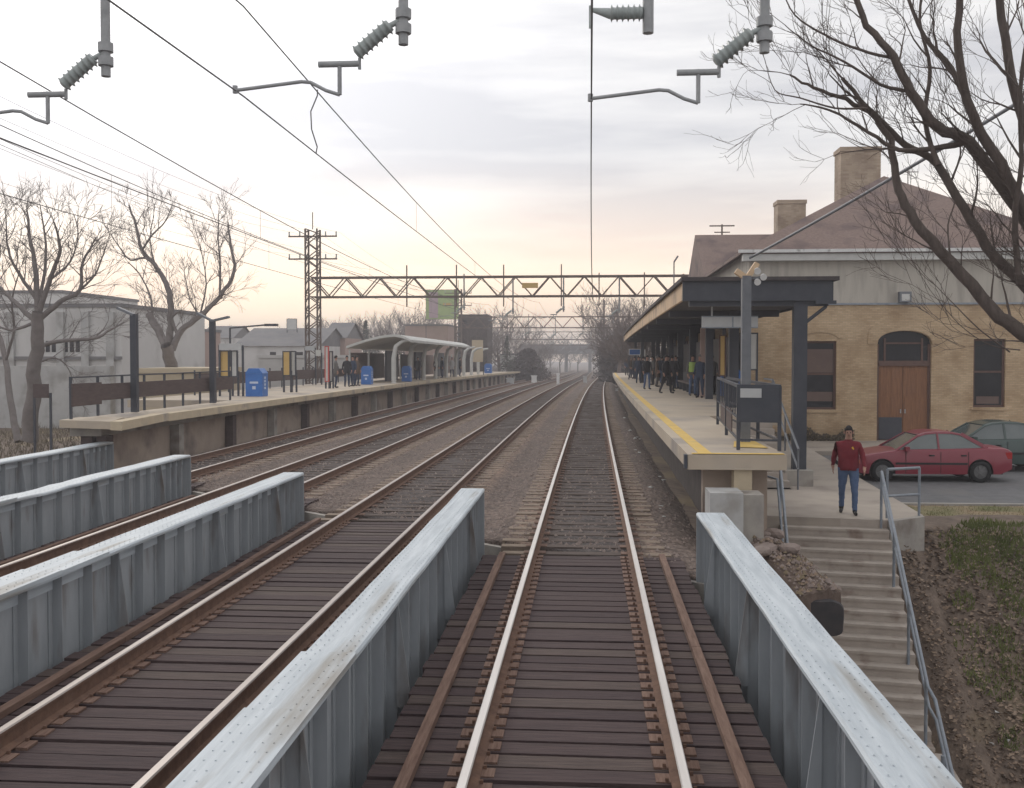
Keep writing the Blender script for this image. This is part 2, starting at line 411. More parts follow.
for k in range(5200):                     # loose stones of the ballast, near end
    x = rng.uniform(-12.4, 2.3); q = rng.random()**2.0*26; Y = 15.9-.8*x+q
    c = TW(x, Y, -.2-.07*ss((min(abs(x-t) for t in (0, -3.65, -7.15, -10.6))-1.3)/.5)-(.35*(x-1.75)/.55 if x > 1.75 else 0)); s = rng.uniform(.02, .05)
    if c.x > 4 or Y > 45: continue
    a = rng.uniform(0, 6.28)
    pts = [c+Vector((math.cos(a+t)*s, math.sin(a+t)*s, 0)) for t in (0, 2.1, 4.2)]
    tp = c+Vector((rng.uniform(-.3, .3)*s, rng.uniform(-.3, .3)*s, s*.9))
    for i in range(3): mb.face([pts[i], pts[(i+1) % 3], tp])
tag(mb.build('gravel', 'stone'), 'loose brown stones scattered on the track bed', 'gravel', kind='stuff')

# ------------------------------------------------------------------ bridge and tracks
TRK = [0, -3.65, -7.15, -10.6]
def bend(x): return 15.6-.8*x               # where the bridge gives way to ballast
def rail_profile(): return [(-.07, 0), (.07, 0), (.07, .012), (.012, .03), (.012, .125), (.034, .135), (.036, .16), (.028, .172), (-.028, .172), (-.036, .16), (-.034, .135), (-.012, .125), (-.012, .03), (-.07, .012)]
names = ['brown timber track on which the camera runs, beside the right platform', 'timber track between the first and second grey bridge girders from the wide one',
         'rusty track between the third girder and the fourth', 'rusty track closest to the left platform']
for ti, xc in enumerate(TRK):
    t = thing('railway_track', names[ti], 'railway track', (xc, 0, 0), 0, 'parallel railway tracks')
    Y = -3; yy = []
    while Y < 470: yy.append(Y); Y += 1.0 if Y < 60 else (3 if Y < 150 else 8)
    for s in (-1, 1):
        mb = MB(); pr = rail_profile(); n = len(pr)
        rws = [[TW(xc+s*.75+u, Y, v-.172) for u, v in pr] for Y in yy]
        b = len(mb.v)
        for r in rws: mb.v += r
        for i in range(len(rws)-1):
            for j in range(n):
                k = (j+1) % n
                mb.f.append((b+i*n+j, b+i*n+k, b+(i+1)*n+k, b+(i+1)*n+j)); mb.m.append(1 if j in (6, 7, 8) else 0); mb.sm.append(False)
        mb.build('rail', ['rust', 'rail_top' if ti == 0 else 'rail_top_dull'], t)
    rng = random.Random(ti+5)
    Y = -1.5 if ti < 2 else 5.; be = bend(xc)-.5
    cnt = 0
    # bridge timbers
    while Y < be:
        mb = MB(); j = rng.uniform(-.02, .02); zz = rng.uniform(-.008, .008)
        mb.cur = rng.choice((0, 0, 0, 3, 3, 4)); sk_ = rng.uniform(-.007, .007)
        mb.box(xc-1.5+j, xc+1.5+j, Y-.106, Y+.106, -.42, -.187+zz, lambda p: Vector((p.x, p.y+(p.x-xc)*sk_, p.z)))
        mb.cur = 1
        for s in (-1, 1):
            mb.box(xc+s*.75-.17, xc+s*.75+.17, Y-.075, Y+.075, -.187+zz, -.171)
            mb.cur = 2
            for e in (-.15, .15):
                mb.box(xc+s*.75+e*.62-.012, xc+s*.75+e*.62+.012, Y+e*.4-.012, Y+e*.4+.012, -.172, -.145)
            mb.cur = 1
        mb.build('tie', ['tie_wood', 'guard_wood', 'rust', 'tie_wood_b', 'tie_wood_c'], t); cnt += 1
        Y += .255
    # ballasted ties
    Yt = be+.35; rest = MB()
    while Yt < 300:
        mb = MB() if cnt < 98 else rest
        tw = rng.uniform(-.05, .05)
        def T(p): return TW(p.x, p.y, p.z)
        mb.cur = 0
        zt_ = -.187+rng.uniform(-.008, .006)
        mb.box(xc-.85, xc+.85, Yt-.11, Yt+.11, -.36, zt_, T)
        mb.cur = 2; mb.box(xc-1.3+tw, xc-.851, Yt-.11, Yt+.11, -.36, zt_, T); mb.box(xc+.851, xc+1.3+tw, Yt-.11, Yt+.11, -.36, zt_, T)
        mb.cur = 1
        for s in (-1, 1): mb.box(xc+s*.75-.17, xc+s*.75+.17, Yt-.09, Yt+.09, -.19, -.171, T)
        if cnt < 98: mb.build('tie', ['tie_dusty', 'guard_wood', 'tie_end'], t)
        cnt += 1; Yt += .56
    if rest.v: tag(rest.build('tie', ['tie_dusty', 'guard_wood', 'tie_end'], t), kind='stuff')
    # outer guard timbers on the bridge
    for s in (-1, 1):
        mb = MB(); y0 = -1.5 if ti < 2 else 5
        while y0 < be-.1:
            y1 = min(y0+rng.uniform(3.6, 4.4), be)
            mb.box(xc+s*1.2-.045, xc+s*1.2+.045, y0+.006, y1-.006, -.18, -.12+rng.uniform(-.005, .005)); y0 = y1
        mb.build('guard_timber', 'guard_wood', t)

girders = [(1.80, 14.05, -3, .68), (-1.80, 16.3, -3, .68), (-5.36, 18.15, 3, .70), (-8.92, 21.6, 8, .66), (-12.36, 25.0, 12, .64)]
glab = ['pale grey steel plate girder beside the concrete steps, stained on top', 'wide pale grey plate girder between the two nearest tracks, in front of the camera',
        'grey plate girder just left of the second track, its end nearest the ballast', 'grey plate girder with a dented top, second in from the left platform end', 'short looking grey plate girder under the end of the left platform']
for gi, (xc, y1, y0, zt) in enumerate(girders):
    t = thing('plate_girder', glab[gi], 'bridge girder', (xc, y1, 0), 0, 'steel plate girders of the railway bridge')
    dep = 1.9; zb = zt-dep
    mb = MB(); mb.box(xc-.012, xc+.012, y0, y1, zb+.03, zt-.06); mb.build('web', 'girder_grey', t)
    rng = random.Random(40+gi)
    # top flange: angles, cover plates that step, rivets
    mb = MB()
    L_ = y1-y0; seg = int(L_/.4)
    rowsT = []
    for k in range(seg+1):
        Y = lerp(y0, y1, k/seg); w = .20+.004*hn(Y*2, gi*3); z = zt+.006*hn(Y*1.5, gi)
        if gi == 3 and 10 < Y < 17: z -= .02*abs(math.sin(Y*2.1))
        ed = .018
        rowsT.append([(xc-w, Y, z-.045), (xc-w, Y, z-ed), (xc-w+ed, Y, z), (xc, Y, z), (xc+w-ed, Y, z), (xc+w, Y, z-ed), (xc+w, Y, z-.045), (xc, Y, z-.045)])
    mb.grid(rowsT, True)
    mb.face([Vector(p) for p in rowsT[-1]][::-1]); mb.face(rowsT[0])
    for k, frac in enumerate((.30, .42) if gi else ()):                     # cover plates
        ye = lerp(y1, max(y0, -2), .50+k*.066)
        mb.box(xc-.206-.006*k, xc+.206+.006*k, y0, ye, zt-.03+.006*k, zt+.012+.010*k)
    for s in (-1, 1):                                        # flange angles
        mb.box(xc+min(0, s*.165), xc+max(0, s*.165), y0, y1, zt-.064, zt-.046)
        mb.box(xc+s*.014-.0, xc+s*.014+s*.016 if s > 0 else xc+s*.014, y0, y1, zt-.21, zt-.064) if s > 0 else mb.box(xc-.03, xc-.014, y0, y1, zt-.21, zt-.064)
    Y = max(y0, 1.5)
    while Y < y1-.05:
        ztop = zt+.003
        for k in range(2 if gi else 0):
            if Y < lerp(y1, max(y0, -2), .50+k*.066): ztop = zt+.012+.010*k
        for xo in (-.15, -.085, .085, .15):
            cx_, r_ = xc+xo, .0075
            base = [Vector((cx_+math.cos(a)*r_, Y+math.sin(a)*r_, ztop)) for a in (0, 1.257, 2.513, 3.77, 5.027)]
            top = [Vector((cx_+math.cos(a)*r_*.5, Y+math.sin(a)*r_*.5, ztop+.006)) for a in (0, 1.257, 2.513, 3.77, 5.027)]
            for i in range(5): mb.face([base[i], base[(i+1) % 5], top[(i+1) % 5], top[i]])
            mb.face(top)
        Y += .13
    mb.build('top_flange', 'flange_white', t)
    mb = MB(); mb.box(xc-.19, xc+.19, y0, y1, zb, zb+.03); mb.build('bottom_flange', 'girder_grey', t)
    # stiffeners: pairs of angles, closer together towards the end
    Y = y1-.02; k = 0
    while Y > y0+.2 and k < 48:
        mb = MB()
        for s in (-1, 1):
            a, b = sorted((xc+s*.013, xc+s*.125))
            mb.box(a, b, Y-.012, Y, zb+.03, zt-.065)
            a, b = sorted((xc+s*.0135, xc+s*.026))
            mb.box(a, b, Y-.085, Y-.0125, zb+.03, zt-.212)
        mb.build('stiffener', 'girder_grey', t)
        if k % 5 == 4:
            for s in (-1, 1):
                mb = MB(); x0 = xc+s*.1255
                mb.prism([(x0, zt-.10), (xc+s*.14, zt-.10), (xc+s*.27, -.40), (x0, -.40)], lambda u, v, w: (u, w, v), Y-.035, Y-.02)
                if not (gi == 4 and s < 0) and not (gi == 0 and s > 0): mb.build('gusset', 'girder_grey', t)
        Y -= (.30 if k < 3 else .48 if k < 7 else .62); k += 1
    if y1 > 12:
        mb = MB(); mb.box(xc-.195, xc+.195, y1, y1+.02, zb, zt-.062); mb.build('end_plate', 'girder_grey', t)
# floor beams below the timbers
t = thing('bridge_floor', 'dark steel floor beams and stringers under the timber ties of the bridge', 'bridge floor', (0, 0, -1))
for k in range(12):
    Yb = -1+k*2.6
    x1 = min(1.6, (15.2-Yb)/.8); 
    if x1 < -12: continue
    mb = MB(); mb.box(-12.2, x1, Yb-.12, Yb+.12, -1.15, -.62); mb.build('floor_beam', 'steel_dark', t)
for xc in TRK:
    for s in (-1, 1):
        mb = MB(); mb.box(xc+s*.85-.13, xc+s*.85+.13, -2, bend(xc)-.45, -.62, -.425); mb.build('stringer', 'steel_dark', t)
# abutment under the end of the bridge
t = thing('abutment', 'concrete bridge abutment under the ends of the tracks', 'abutment', (0, 16, -6))
mb = MB()
a = Vector((2.3, bend(2.3))); b = Vector((-13.6, bend(-13.6)))
mb.prism([(a.x, a.y-.75), (b.x, b.y-.75), (b.x, b.y+.15), (a.x, a.y+.15)], lambda u, v, w: (u, v, w), STREET-.3, -1.25)
mb.build('wall', 'concrete', t)
mb = MB(); mb.prism([(a.x-.02, a.y-.30), (b.x+.02, b.y-.30), (b.x+.02, b.y+.0), (a.x-.02, a.y+.0)], lambda u, v, w: (u, v, w), -1.248, -.30)
mb.build('back_wall', 'concrete', t)

# ------------------------------------------------------------------ right platform
PE = 1.62                                          # edge of the right platform
def strip(mb, xa, xb, z0, z1, Y0, Y1, dy=2.0):
    n = max(1, int((Y1-Y0)/dy)); rows = []
    for k in range(n+1):
        Y = lerp(Y0, Y1, k/n)
        rows.append([TW(xa, Y, z0), TW(xb, Y, z0), TW(xb, Y, z1), TW(xa, Y, z1)])
    mb.grid(rows, True); mb.face(rows[0][::-1]); mb.face(rows[-1])
PE = 1.74
t = thing('station_platform', 'concrete high platform with yellow edge line under the dark canopy', 'platform', (1.7, 16.9, -.5), 0, 'platforms of the station')
mb = MB(); strip(mb, PE, 3.38, .96, 1.215, 16.95, 24.2); strip(mb, PE, 3.38, .96, 1.2155, 24.2, 28.2); strip(mb, PE, 5.45, .96, 1.216, 28.2, 128)
mb.build('deck', 'platform_top', t)
mb = MB(); strip(mb, PE+.20, PE+.42, 1.216, 1.222, 17.1, 128); mb.build('edge_line', 'yellow', t)
mb = MB(); mb.prism([(PE+.1, 16.955), (3.37, 16.955), (3.37, 17.1), (PE+.1, 17.1)], lambda u, v, w: (u, v, w), 1.2155, 1.2225)
mb.prism([(2.72, 18.3), (3.3, 18.1), (3.3, 19.6), (2.9, 19.5)], lambda u, v, w: (u, v, w), 1.216, 1.2215)
mb.build('end_line', 'yellow', t)
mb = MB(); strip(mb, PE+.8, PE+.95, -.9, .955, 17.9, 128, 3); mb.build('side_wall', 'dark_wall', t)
mb = MB(); mb.box(2.55, 2.85, 17.05, 17.35, -.5, .957); mb.build('pier', 'platform_edge', t)
mb = MB(); mb.box(PE+.35, 3.2, 17.6, 17.8, -.9, .955); mb.build('end_wall', 'tan_panel', t)
for k in range(0):
    Yp = 21+k*5.2; mb = MB(); mb.box(PE+.55+off(Yp), PE+.79+off(Yp), Yp, Yp+.35, -.9+gz(Yp), .95+gz(Yp)); mb.build('pier', 'dark_wall', t)
mb = MB(); mb.box(PE-.03, PE+.02, 16.93, 17.1, .97, 1.2); mb.build('corner_guard', 'dark_paint', t)
# concrete block below the platform end
t = thing('concrete_block', 'pale concrete retaining block below the near end of the right platform', 'retaining wall', (2.6, 15, -2))
mb = MB(); a = G(711, 486, -.02); mb.box(2.05, 2.58, 16.2, 16.9, -1.8, .66); mb.build('wall', 'concrete_pale', t)
mb = MB(); mb.box(2.582, 2.92, 16.3, 16.88, -2.0, .62); mb.build('buttress', 'concrete', t)

# steps beside the platform down to the path
t = thing('stairs', 'short concrete steps beside the right platform, descending to the path', 'stairs', (4.3, 22, -.5))
n = 10; top = 1.2; bot = -.45; Ys, Ye = 28.19, 25.2
for k in range(n):
    zt = lerp(top, bot, (k+1)/n); ya = lerp(Ys, Ye, k/n); yb = lerp(Ys, Ye, (k+1)/n)
    mb = MB(); mb.box(3.42, 5.15, yb, ya-.002, -.62, zt); mb.build('step', 'concrete_step', t)
def pipe_rail(t, pts, H=1.0, r=.024, mid=.5, posts=True, mat='rail_pipe', name='handrail'):
    mb = MB(); mb.tube([Vector(p)+Vector((0, 0, H)) for p in pts], r, 8); mb.build(name, mat, t)
    if mid:
        mb = MB(); mb.tube([Vector(p)+Vector((0, 0, mid)) for p in pts], r*.9, 8); mb.build('mid_rail', mat, t)
t2 = thing('stair_railing', 'dark pipe railing beside the short platform steps and the canopy post', 'railing', (4.85, 22, 0))
pipe_rail(t2, [(5.2, 29.5, 1.2), (5.2, 28.2, 1.2), (5.28, 25.1, -.45)], 1.0, .03, .5, mat='post_grey')
for p in ((5.2, 28.25, 1.2), (5.24, 26.6, .38), (5.28, 25.15, -.45)):
    mb = MB(); mb.tube([p, (p[0], p[1], p[2]+1.0)], .025, 8); mb.build('post', 'post_grey', t2)

# railing with notice panel on the platform's end
t = thing('platform_railing', 'dark steel railing with a solid panel and small notice at the platform end', 'railing', (3, 18, 1.2))
A = Vector((3.2, 24.3, 1.216)); B = Vector((2.72, 17.75, 1.216)); C = Vector((3.40, 17.6, 1.216)); D = Vector((3.40, 24.2, 1.216))
for p in (A, B, C, Vector((3.40, 19.8, 1.216)), Vector((3.4, 22, 1.216)), D, lerp(A, B, .5)):
    mb = MB(); mb.box(p.x-.03, p.x+.03, p.y-.03, p.y+.03, p.z, p.z+1.12); mb.build('post', 'dark_paint', t)
for a, b in ((A, B), (B, C), (C, D)):
    up = Vector((0, 0, 1.12))
    for f_, w_ in ((1, .055), (.5, .035), (.16, .035)): mb = MB(); mb.bar(a+up*f_, b+up*f_, w_, w_); mb.build('rail', 'dark_paint', t)
mb = MB(); mb.bar(B+Vector((-.02, -.04, .80)), C+Vector((-.02, -.04, .80)), .03, .62); mb.build('panel', 'dark_paint', t)
mb = MB(); u_ = (C-B).normalized(); q = B+u_*.04+Vector((-.02, -.066, 1.0)); mb.bar(q, q+u_*.36, .012, .16); mb.build('notice', 'sign_pale', t)
for i in range(12):
    p = lerp(A, B, (i+.5)/12); mb = MB(); mb.tube([p+Vector((0, 0, .55)), p+Vector((0, 0, 1.1))], .012, 5); mb.build('baluster', 'dark_paint', t)
mb = MB(); mb.bar(lerp(A, B, .2)+Vector((0, 0, .40)), lerp(A, B, .75)+Vector((0, 0, .40)), .02, .42); mb.build('kick_panel', 'brown_board', t)

# platform lamp post
b = Vector((3.0, 19.4, 1.216)); zt = P(745, 276, 19.4).z; b.x = P(745.5, 400, 19.4).x
t = thing('platform_lamp_post', 'square grey lamp post with tan twin lamp head and white floodlights before the canopy', 'lamp post', b)
mb = MB(); mb.box(b.x-.085, b.x+.085, b.y-.085, b.y+.085, b.z, zt); mb.build('post', 'post_grey', t)
for s in (-1, 1):
    mb = MB(); p0 = Vector((b.x, b.y, zt-.02))
    mb.bar(p0+Vector((s*.03, 0, 0)), p0+Vector((s*.20, .0, .12 if s < 0 else .26)), .16, .10)
    mb.build('lamp_head', 'fascia_tan', t)
for k, (px, py) in enumerate(((757, 270), (763, 276), (757, 281))):
    c = P(px, py, 19.3); mb = MB(); mb.tube([c+Vector((0, .06, 0)), c+Vector((0, -.02, -.01)), c+Vector((0, -.07, -.03))], [.03, .055, .065], 10); mb.build('floodlight', 'white_paint', t)
mb = MB(); mb.bar((b.x, b.y, zt-.06), P(762, 277, 19.35), .04, .04); mb.build('bracket', 'post_grey', t)

# ------------------------------------------------------------------ canopy
t = thing('platform_canopy', 'long flat dark canopy with tan side fascia over the right platform', 'canopy', (4, 26, 4.3))
XL, XR = 2.53, 6.25
def canz(Y): return 0 
mb = MB(); strip(mb, XL+.05, XR-.05, 4.36, 4.44, 26.12, 88, 4); mb.build('soffit', 'soffit', t)
mb = MB(); strip(mb, XL-.12, XR+.12, 4.80, 4.90, 25.9, 88.1, 4); mb.build('roof', 'dark_roof', t)
mb = MB(); strip(mb, XL-.02, XL+.05, 4.36, 4.80, 26.12, 88, 4); mb.build('side_fascia', 'fascia_tan', t)
mb = MB(); strip(mb, XR-.05, XR+.02, 4.30, 4.80, 26.12, 88, 4); mb.build('side_fascia', 'dark_paint', t)
mb = MB(); mb.box(XL-.02, XR+.02, 26.0, 26.1, 4.27, 4.80); mb.build('end_fascia', 'dark_paint', t)
mb = MB(); mb.box(XR-.4, XR+.12, 25.95, 26.0, 4.18, 4.27); mb.build('gutter_end', 'dark_paint', t)
for k in range(10):
    Y = 26.2+k*6.8
    if Y > 87: break
    xc = 5.45 if k == 0 else 4.7
    base = -.3 if k == 0 else 1.216
    mb = MB()
    w = .17 if k == 0 else .14
    mb.box(xc-w+off(Y), xc+w+off(Y), Y-.12, Y+.14, base+gz(Y), 4.36+gz(Y)); mb.build('column', 'dark_paint', t)
    if k:
        mb = MB(); mb.box(3.3-.1+off(Y), 3.3+.1+off(Y), Y-.1, Y+.1, 1.216+gz(Y), 4.36+gz(Y))
        if k > 5 and k % 2 == 0: mb.build('column', 'dark_paint', t)
    mb = MB(); mb.box(XL+.1+off(Y), XR-.1+off(Y), Y-.08, Y+.1, 4.16+gz(Y), 4.355+gz(Y)); mb.build('beam', 'dark_paint', t)
mb = MB(); mb.box(5.1, 5.8, 25.8, 26.6, -.6, -.05); mb.build('column_base', 'concrete', t)
mb = MB(); mb.tube([(6.18, 26.15, 4.3), (6.15, 26.15, 4.12), (5.65, 26.15, 3.72)], .045, 8); mb.build('drain_pipe', 'dark_paint', t)
# station name board hung from the canopy
a = P(702, 316, 26.6); b = P(758, 328, 26.6)
t = thing('hanging_sign', 'long pale station sign hung under the near end of the canopy', 'sign', (a.x, 26.6, 4))
mb = MB(); mb.box(a.x, b.x, 26.6, 26.68, b.z, a.z); mb.build('board', 'sign_pale', t)
mb = MB(); mb.box(a.x, b.x, 26.585, 26.599, b.z, b.z+.03); mb.box(a.x, b.x, 26.585, 26.599, a.z-.03, a.z); mb.box((a.x*.45+b.x*.55)-.02, (a.x*.45+b.x*.55)+.02, 26.585, 26.599, b.z+.03, a.z-.03); mb.build('frame', 'rail_pipe', t)
for f in (.18, .82):
    x = lerp(a.x, b.x, f); mb = MB(); mb.box(x-.02, x+.02, 26.62, 26.66, a.z, 4.36); mb.build('hanger', 'sign_pale', t)

# ------------------------------------------------------------------ path, parking lot, long stairs
Z1 = -.45
mb = MB()
mb.prism([(3.45, 21.02), (6.12, 20.62), (7.05, 21.3), (8.1, 37.9), (5.9, 37.9), (5.5, 29), (3.45, 29)], lambda u, v, w: (u, v, w), -1.0, Z1)
struct(mb, 'path', 'paving')
t = thing('end_block', 'low concrete end block at the top corner of the long stairs', 'kerb block', (6.6, 21, -.5))
mb = MB(); mb.prism([(6.12, 20.40), (7.0, 21.06), (7.02, 21.28), (6.13, 20.6)], lambda u, v, w: (u, v, w), -1.35, -.445); mb.build('block', 'concrete', t)
mb = MB()
mb.prism([(7.12, 25.6), (60, 26.4), (60, 38.6), (8.12, 38.0)], lambda u, v, w: (u, v, w), -1.15, -.85)
struct(mb, 'parking_lot', 'asphalt')
mb = MB(); mb.prism([(7.1, 25.42), (60, 26.2), (60, 26.38), (7.1, 25.59)], lambda u, v, w: (u, v, w), -1.2, -.80)
struct(mb, 'kerb', 'concrete')
mb = MB(); mb.prism([(5.9, 38.02), (60, 38.7), (60, 43.4), (5.9, 43.4)], lambda u, v, w: (u, v, w), -1.2, -.70)
struct(mb, 'sidewalk', 'paving')
mb = MB(); mb.smooth = True; rws = []
for i in range(60):
    x = 7.08+i*.4
    rws.append([(x, y, -.845 - (.30 if y < 21.4 else 0) + .03*hn(x*2, y*2)) for y in (21.35, 21.7, 22.4, 23.2, 24, 24.8, 25.42)])
mb.grid(rws)
struct(mb, 'verge', 'verge')

t = thing('stairs', 'long worn concrete stairs descending from the path beside the grassy bank', 'stairs', (5, 20, -3))
ntot = 17
SD = Vector((-.42, -3.6, 0)).normalized(); sl = Vector((4.05, 21.0, 0)); sr = Vector((6.12, 20.62, 0))
rise, run = .172, .262
for k in range(ntot):
    z = Z1-(k+1)*rise if k else Z1-.0-rise
    a = sl+SD*(run*k); b = sr+SD*(run*k); c = sr+SD*(run*(k+1)); d = sl+SD*(run*(k+1))
    mb = MB()
    mb.prism([(a.x, a.y), (b.x, b.y), (c.x, c.y), (d.x, d.y)], lambda u, v, w: (u, v, w), z-.6, z-.05)
    e = SD*.025; c2 = c+e; d2 = d+e                       # nosing
    mb.prism([(a.x, a.y), (b.x, b.y), (c2.x, c2.y), (d2.x, d2.y)], lambda u, v, w: (u, v, w), z-.0499, z)
    mb.build('step', 'concrete_step', t)
zl = Z1-ntot*rise; a = sl+SD*(run*ntot); b = sr+SD*(run*ntot)
mb = MB(); c = b+SD*1.1+Vector((.15, 0, 0)); d = a+SD*1.1; b_ = b+Vector((.15, 0, 0))
mb.prism([(a.x, a.y), (b_.x, b_.y), (c.x, c.y), (d.x, d.y)], lambda u, v, w: (u, v, w), zl-.8, zl-.09); mb.build('landing', 'concrete_step', t)
for k in range(8):
    z = zl-.09-(k+1)*rise
    a1 = d+SD*(run*k); b1 = c+SD*(run*k); c1 = c+SD*(run*(k+1)); d1 = d+SD*(run*(k+1))
    mb = MB(); mb.prism([(a1.x, a1.y), (b1.x, b1.y), (c1.x, c1.y), (d1.x, d1.y)], lambda u, v, w: (u, v, w), z-.6, z); mb.build('step', 'concrete_step', t)
mb = MB()
for k in range(1): mb.prism([(sl.x, sl.y), (sr.x, sr.y), (sr.x, sr.y-.03), (sl.x, sl.y-.03)], lambda u, v, w: (u, v, w), -1.0, Z1-.002)
mb.build('nosing', 'concrete_step', t)

# right stair railing (two pipes) with return at the top
t = thing('stair_railing', 'grey double pipe railing down the bank side of the long stairs', 'railing', (6.1, 20, 0))
o_ = Vector((.0, -.03, 0))
def sp(k, dx): 
    p = sr+SD*(run*k)+Vector((dx, 0, 0)); return Vector((p.x, p.y, Z1-k*rise))
pts = [sp(0, -.12), sp(ntot, -.12), sp(ntot+1.6, -.1)+Vector((0, 0, 1.6*rise-.06)), sp(ntot+12, -.02)]
mb = MB(); mb.tube([p+Vector((0, 0, .98)) for p in pts], .03, 8); mb.build('handrail', 'rail_pipe', t)
mb = MB(); mb.tube([p+Vector((.02, 0, .66)) for p in pts], .026, 8); mb.build('mid_rail', 'rail_pipe', t)
for k in (0, 5.5, 11, 16.5, 21, 26):
    p = sp(k, -.12); mb = MB(); mb.tube([p-Vector((0, 0, .35)), p+Vector((0, 0, .98))], .028, 8); mb.build('post', 'rail_pipe', t)
t = thing('guard_railing', 'short grey pipe guard rail on the corner block above the bank', 'railing', (6.6, 21, -.4))
a = Vector((6.18, 20.85, Z1)); b = Vector((6.93, 21.2, Z1))
pipe_rail(t, [a, b], 1.0, .03, .45)
for p in (a, b): mb = MB(); mb.tube([p, p+Vector((0, 0, 1.0))], .028, 8); mb.build('post', 'rail_pipe', t)
# left stair railing
t = thing('stair_railing', 'grey double pipe railing on the platform side of the long stairs', 'railing', (4.1, 20, 0))
def spl(k): 
    p = sl+SD*(run*k)+Vector((.02, 0, 0)); return Vector((p.x, p.y, Z1-k*rise))
pts = [spl(-.3), spl(6.5), spl(ntot)]
mb = MB(); mb.tube([spl(-.3)+Vector((-.25, .9, .98))]+[p+Vector((0, 0, .98)) for p in pts], .03, 8); mb.build('handrail', 'rail_pipe', t)
mb = MB(); mb.tube([spl(-.3)+Vector((-.3, .9, .7))]+[p+Vector((-.06, 0, .7)) for p in pts], .026, 8); mb.build('mid_rail', 'rail_pipe', t)
for k in (0, 6, 12): p = spl(k); mb = MB(); mb.tube([p-Vector((0, 0, .3)), p+Vector((0, 0, .98))], .028, 8); mb.build('post', 'rail_pipe', t)

# rubble and old timbers on the slope between girder and stairs
rng = random.Random(12)
for k in range(22):
    px = rng.uniform(758, 802); py = 535+(px-765)*1.0+rng.uniform(-12, 12); Y = rng.uniform(15.6, 18.4)
    c = P(px, py, Y); c.z = min(c.z, -.2)
    mb = MB(); s = rng.uniform(.07, .15)
    bm = bmesh.new(); bmesh.ops.create_icosphere(bm, subdivisions=2, radius=s)
    for v in bm.verts: v.co = Vector((v.co.x*1.3, v.co.y, v.co.z*.7))*(1+.28*hn(v.co.x*9+k, v.co.y*9+v.co.z*7))
    mb.v = [v.co+c for v in bm.verts]; mb.f = [tuple(v.index for v in f.verts) for f in bm.faces]; mb.m = [0]*len(mb.f); mb.sm = [False]*len(mb.f); bm.free()
    tag(mb.build('rock', 'stone'), 'rough brown rock on the slope between the girder end and the stairs', 'rock', 'rocks beside the girder end')
t = thing('bridge_seat_slab', 'rusty brown sloping slab with a dark square end, beside the stairs', 'slab', (4, 17, -2))
a = P(776, 566, 15.6); b = P(812, 596, 15.2)
mb = MB()
T0 = [P(750, 535, 16.4), P(798, 552, 16.6), P(842, 592, 15.0), P(800, 598, 14.6)]
dn = Vector((0, 0, -.50)); rng = random.Random(2); rws = []; mb.smooth = True
for i in range(19):
    u = i/18; a = lerp(T0[0], T0[3], u); b = lerp(T0[1], T0[2], u); r = []
    prof_ = [(-.02, -.62), (0, -.2), (.03, -.03)]+[(j/10, .05*math.sin(math.pi*j/10)) for j in range(1, 10)]+[(.97, -.04), (1.0, -.2), (1.02, -.55)]
    for (s_, h_) in prof_:
        p = lerp(a, b, s_); r.append(p+Vector((.03*hn(u*31, s_*17), 0, h_+.05*hn(u*23+3, s_*21)+rng.uniform(-.02, .02))))
    rws.append(r)
mb.grid(rws); mb.face(rws[-1]); mb.smooth = False
mb.build('slab', 'salmon_wood', t)
e0, e1 = T0[3], T0[2]; mb = MB(); c_ = (e0+e1)/2+Vector((.02, -.06, -.33)); rw = []
for (yy_, sc_) in ((.25, .9), (.02, 1.0), (-.03, .93)):
    rw.append([c_+Vector(((1 if math.cos(a) > 0 else -1)*abs(math.cos(a))**.5*.30*sc_*(1+.06*hn(a*3, 2)), yy_, (1 if math.sin(a) > 0 else -1)*abs(math.sin(a))**.5*.27*sc_*(1+.08*hn(a*2, 5)))) for a in [2*math.pi*i/28 for i in range(28)]])
mb.grid(rw, True); mb.face(rw[-1])
mb.build('end_face', 'steel_dark', t)

# leaf litter, tufts, rubbish on the bank
def gslope(x, y): return ground_z(x, y)
mb = MB(); rng = random.Random(8)
for k in range(20000):
    x = rng.uniform(6.1, 12.5); y = rng.uniform(13.5, 21.6)
    z = gslope(x, y)+.012; s = rng.uniform(.025, .06); a = rng.uniform(0, 6.28); tl = rng.uniform(-.5, .9)
    u = Vector((math.cos(a), math.sin(a), tl*.4))*s; w = Vector((-math.sin(a), math.cos(a), .6+tl*.3))*s*.7
    mb.cur = 0 if rng.random() < .7 else 1
    c = Vector((x, y, z+.01)); mb.face([c-u, c-w*.6, c+u, c+w])
tag(mb.build('leaf_litter', ['leaf', 'soil']), 'dead brown leaves covering the bank', 'leaves', kind='stuff')
mb = MB()
clumps = [(rng.uniform(7.3, 13.5), rng.uniform(17.5, 21.8), rng.uniform(.25, .8)) for _ in range(26)]+[(9.0, 19.6, .6), (9.9, 20.6, .9), (10.2, 20.2, 1.2), (11.0, 20.9, 1.4), (10.4, 19.2, .9), (10.0, 21.2, .9), (8.9, 18.2, .4), (10.6, 16.6, .5)]
def hit(px, py):
    d = ray(px, py); tt = 8.
    while tt < 60:
        q = Vector((CX, 0, CZ))+d*tt
        if q.z < ground_z(q.x, q.y): return q
        tt += .03
for px_, py_, r_ in ((985, 540, .7), (1000, 555, .9), (1012, 530, .9), (975, 572, .5), (1015, 580, .8), (962, 602, .25), (1002, 640, .3), (995, 690, .35), (957, 562, .25), (990, 525, .6), (1018, 600, .5), (950, 640, .15), (1010, 740, .25), (970, 680, .2)):
    q = hit(px_, py_); clumps.append((q.x, q.y, r_))
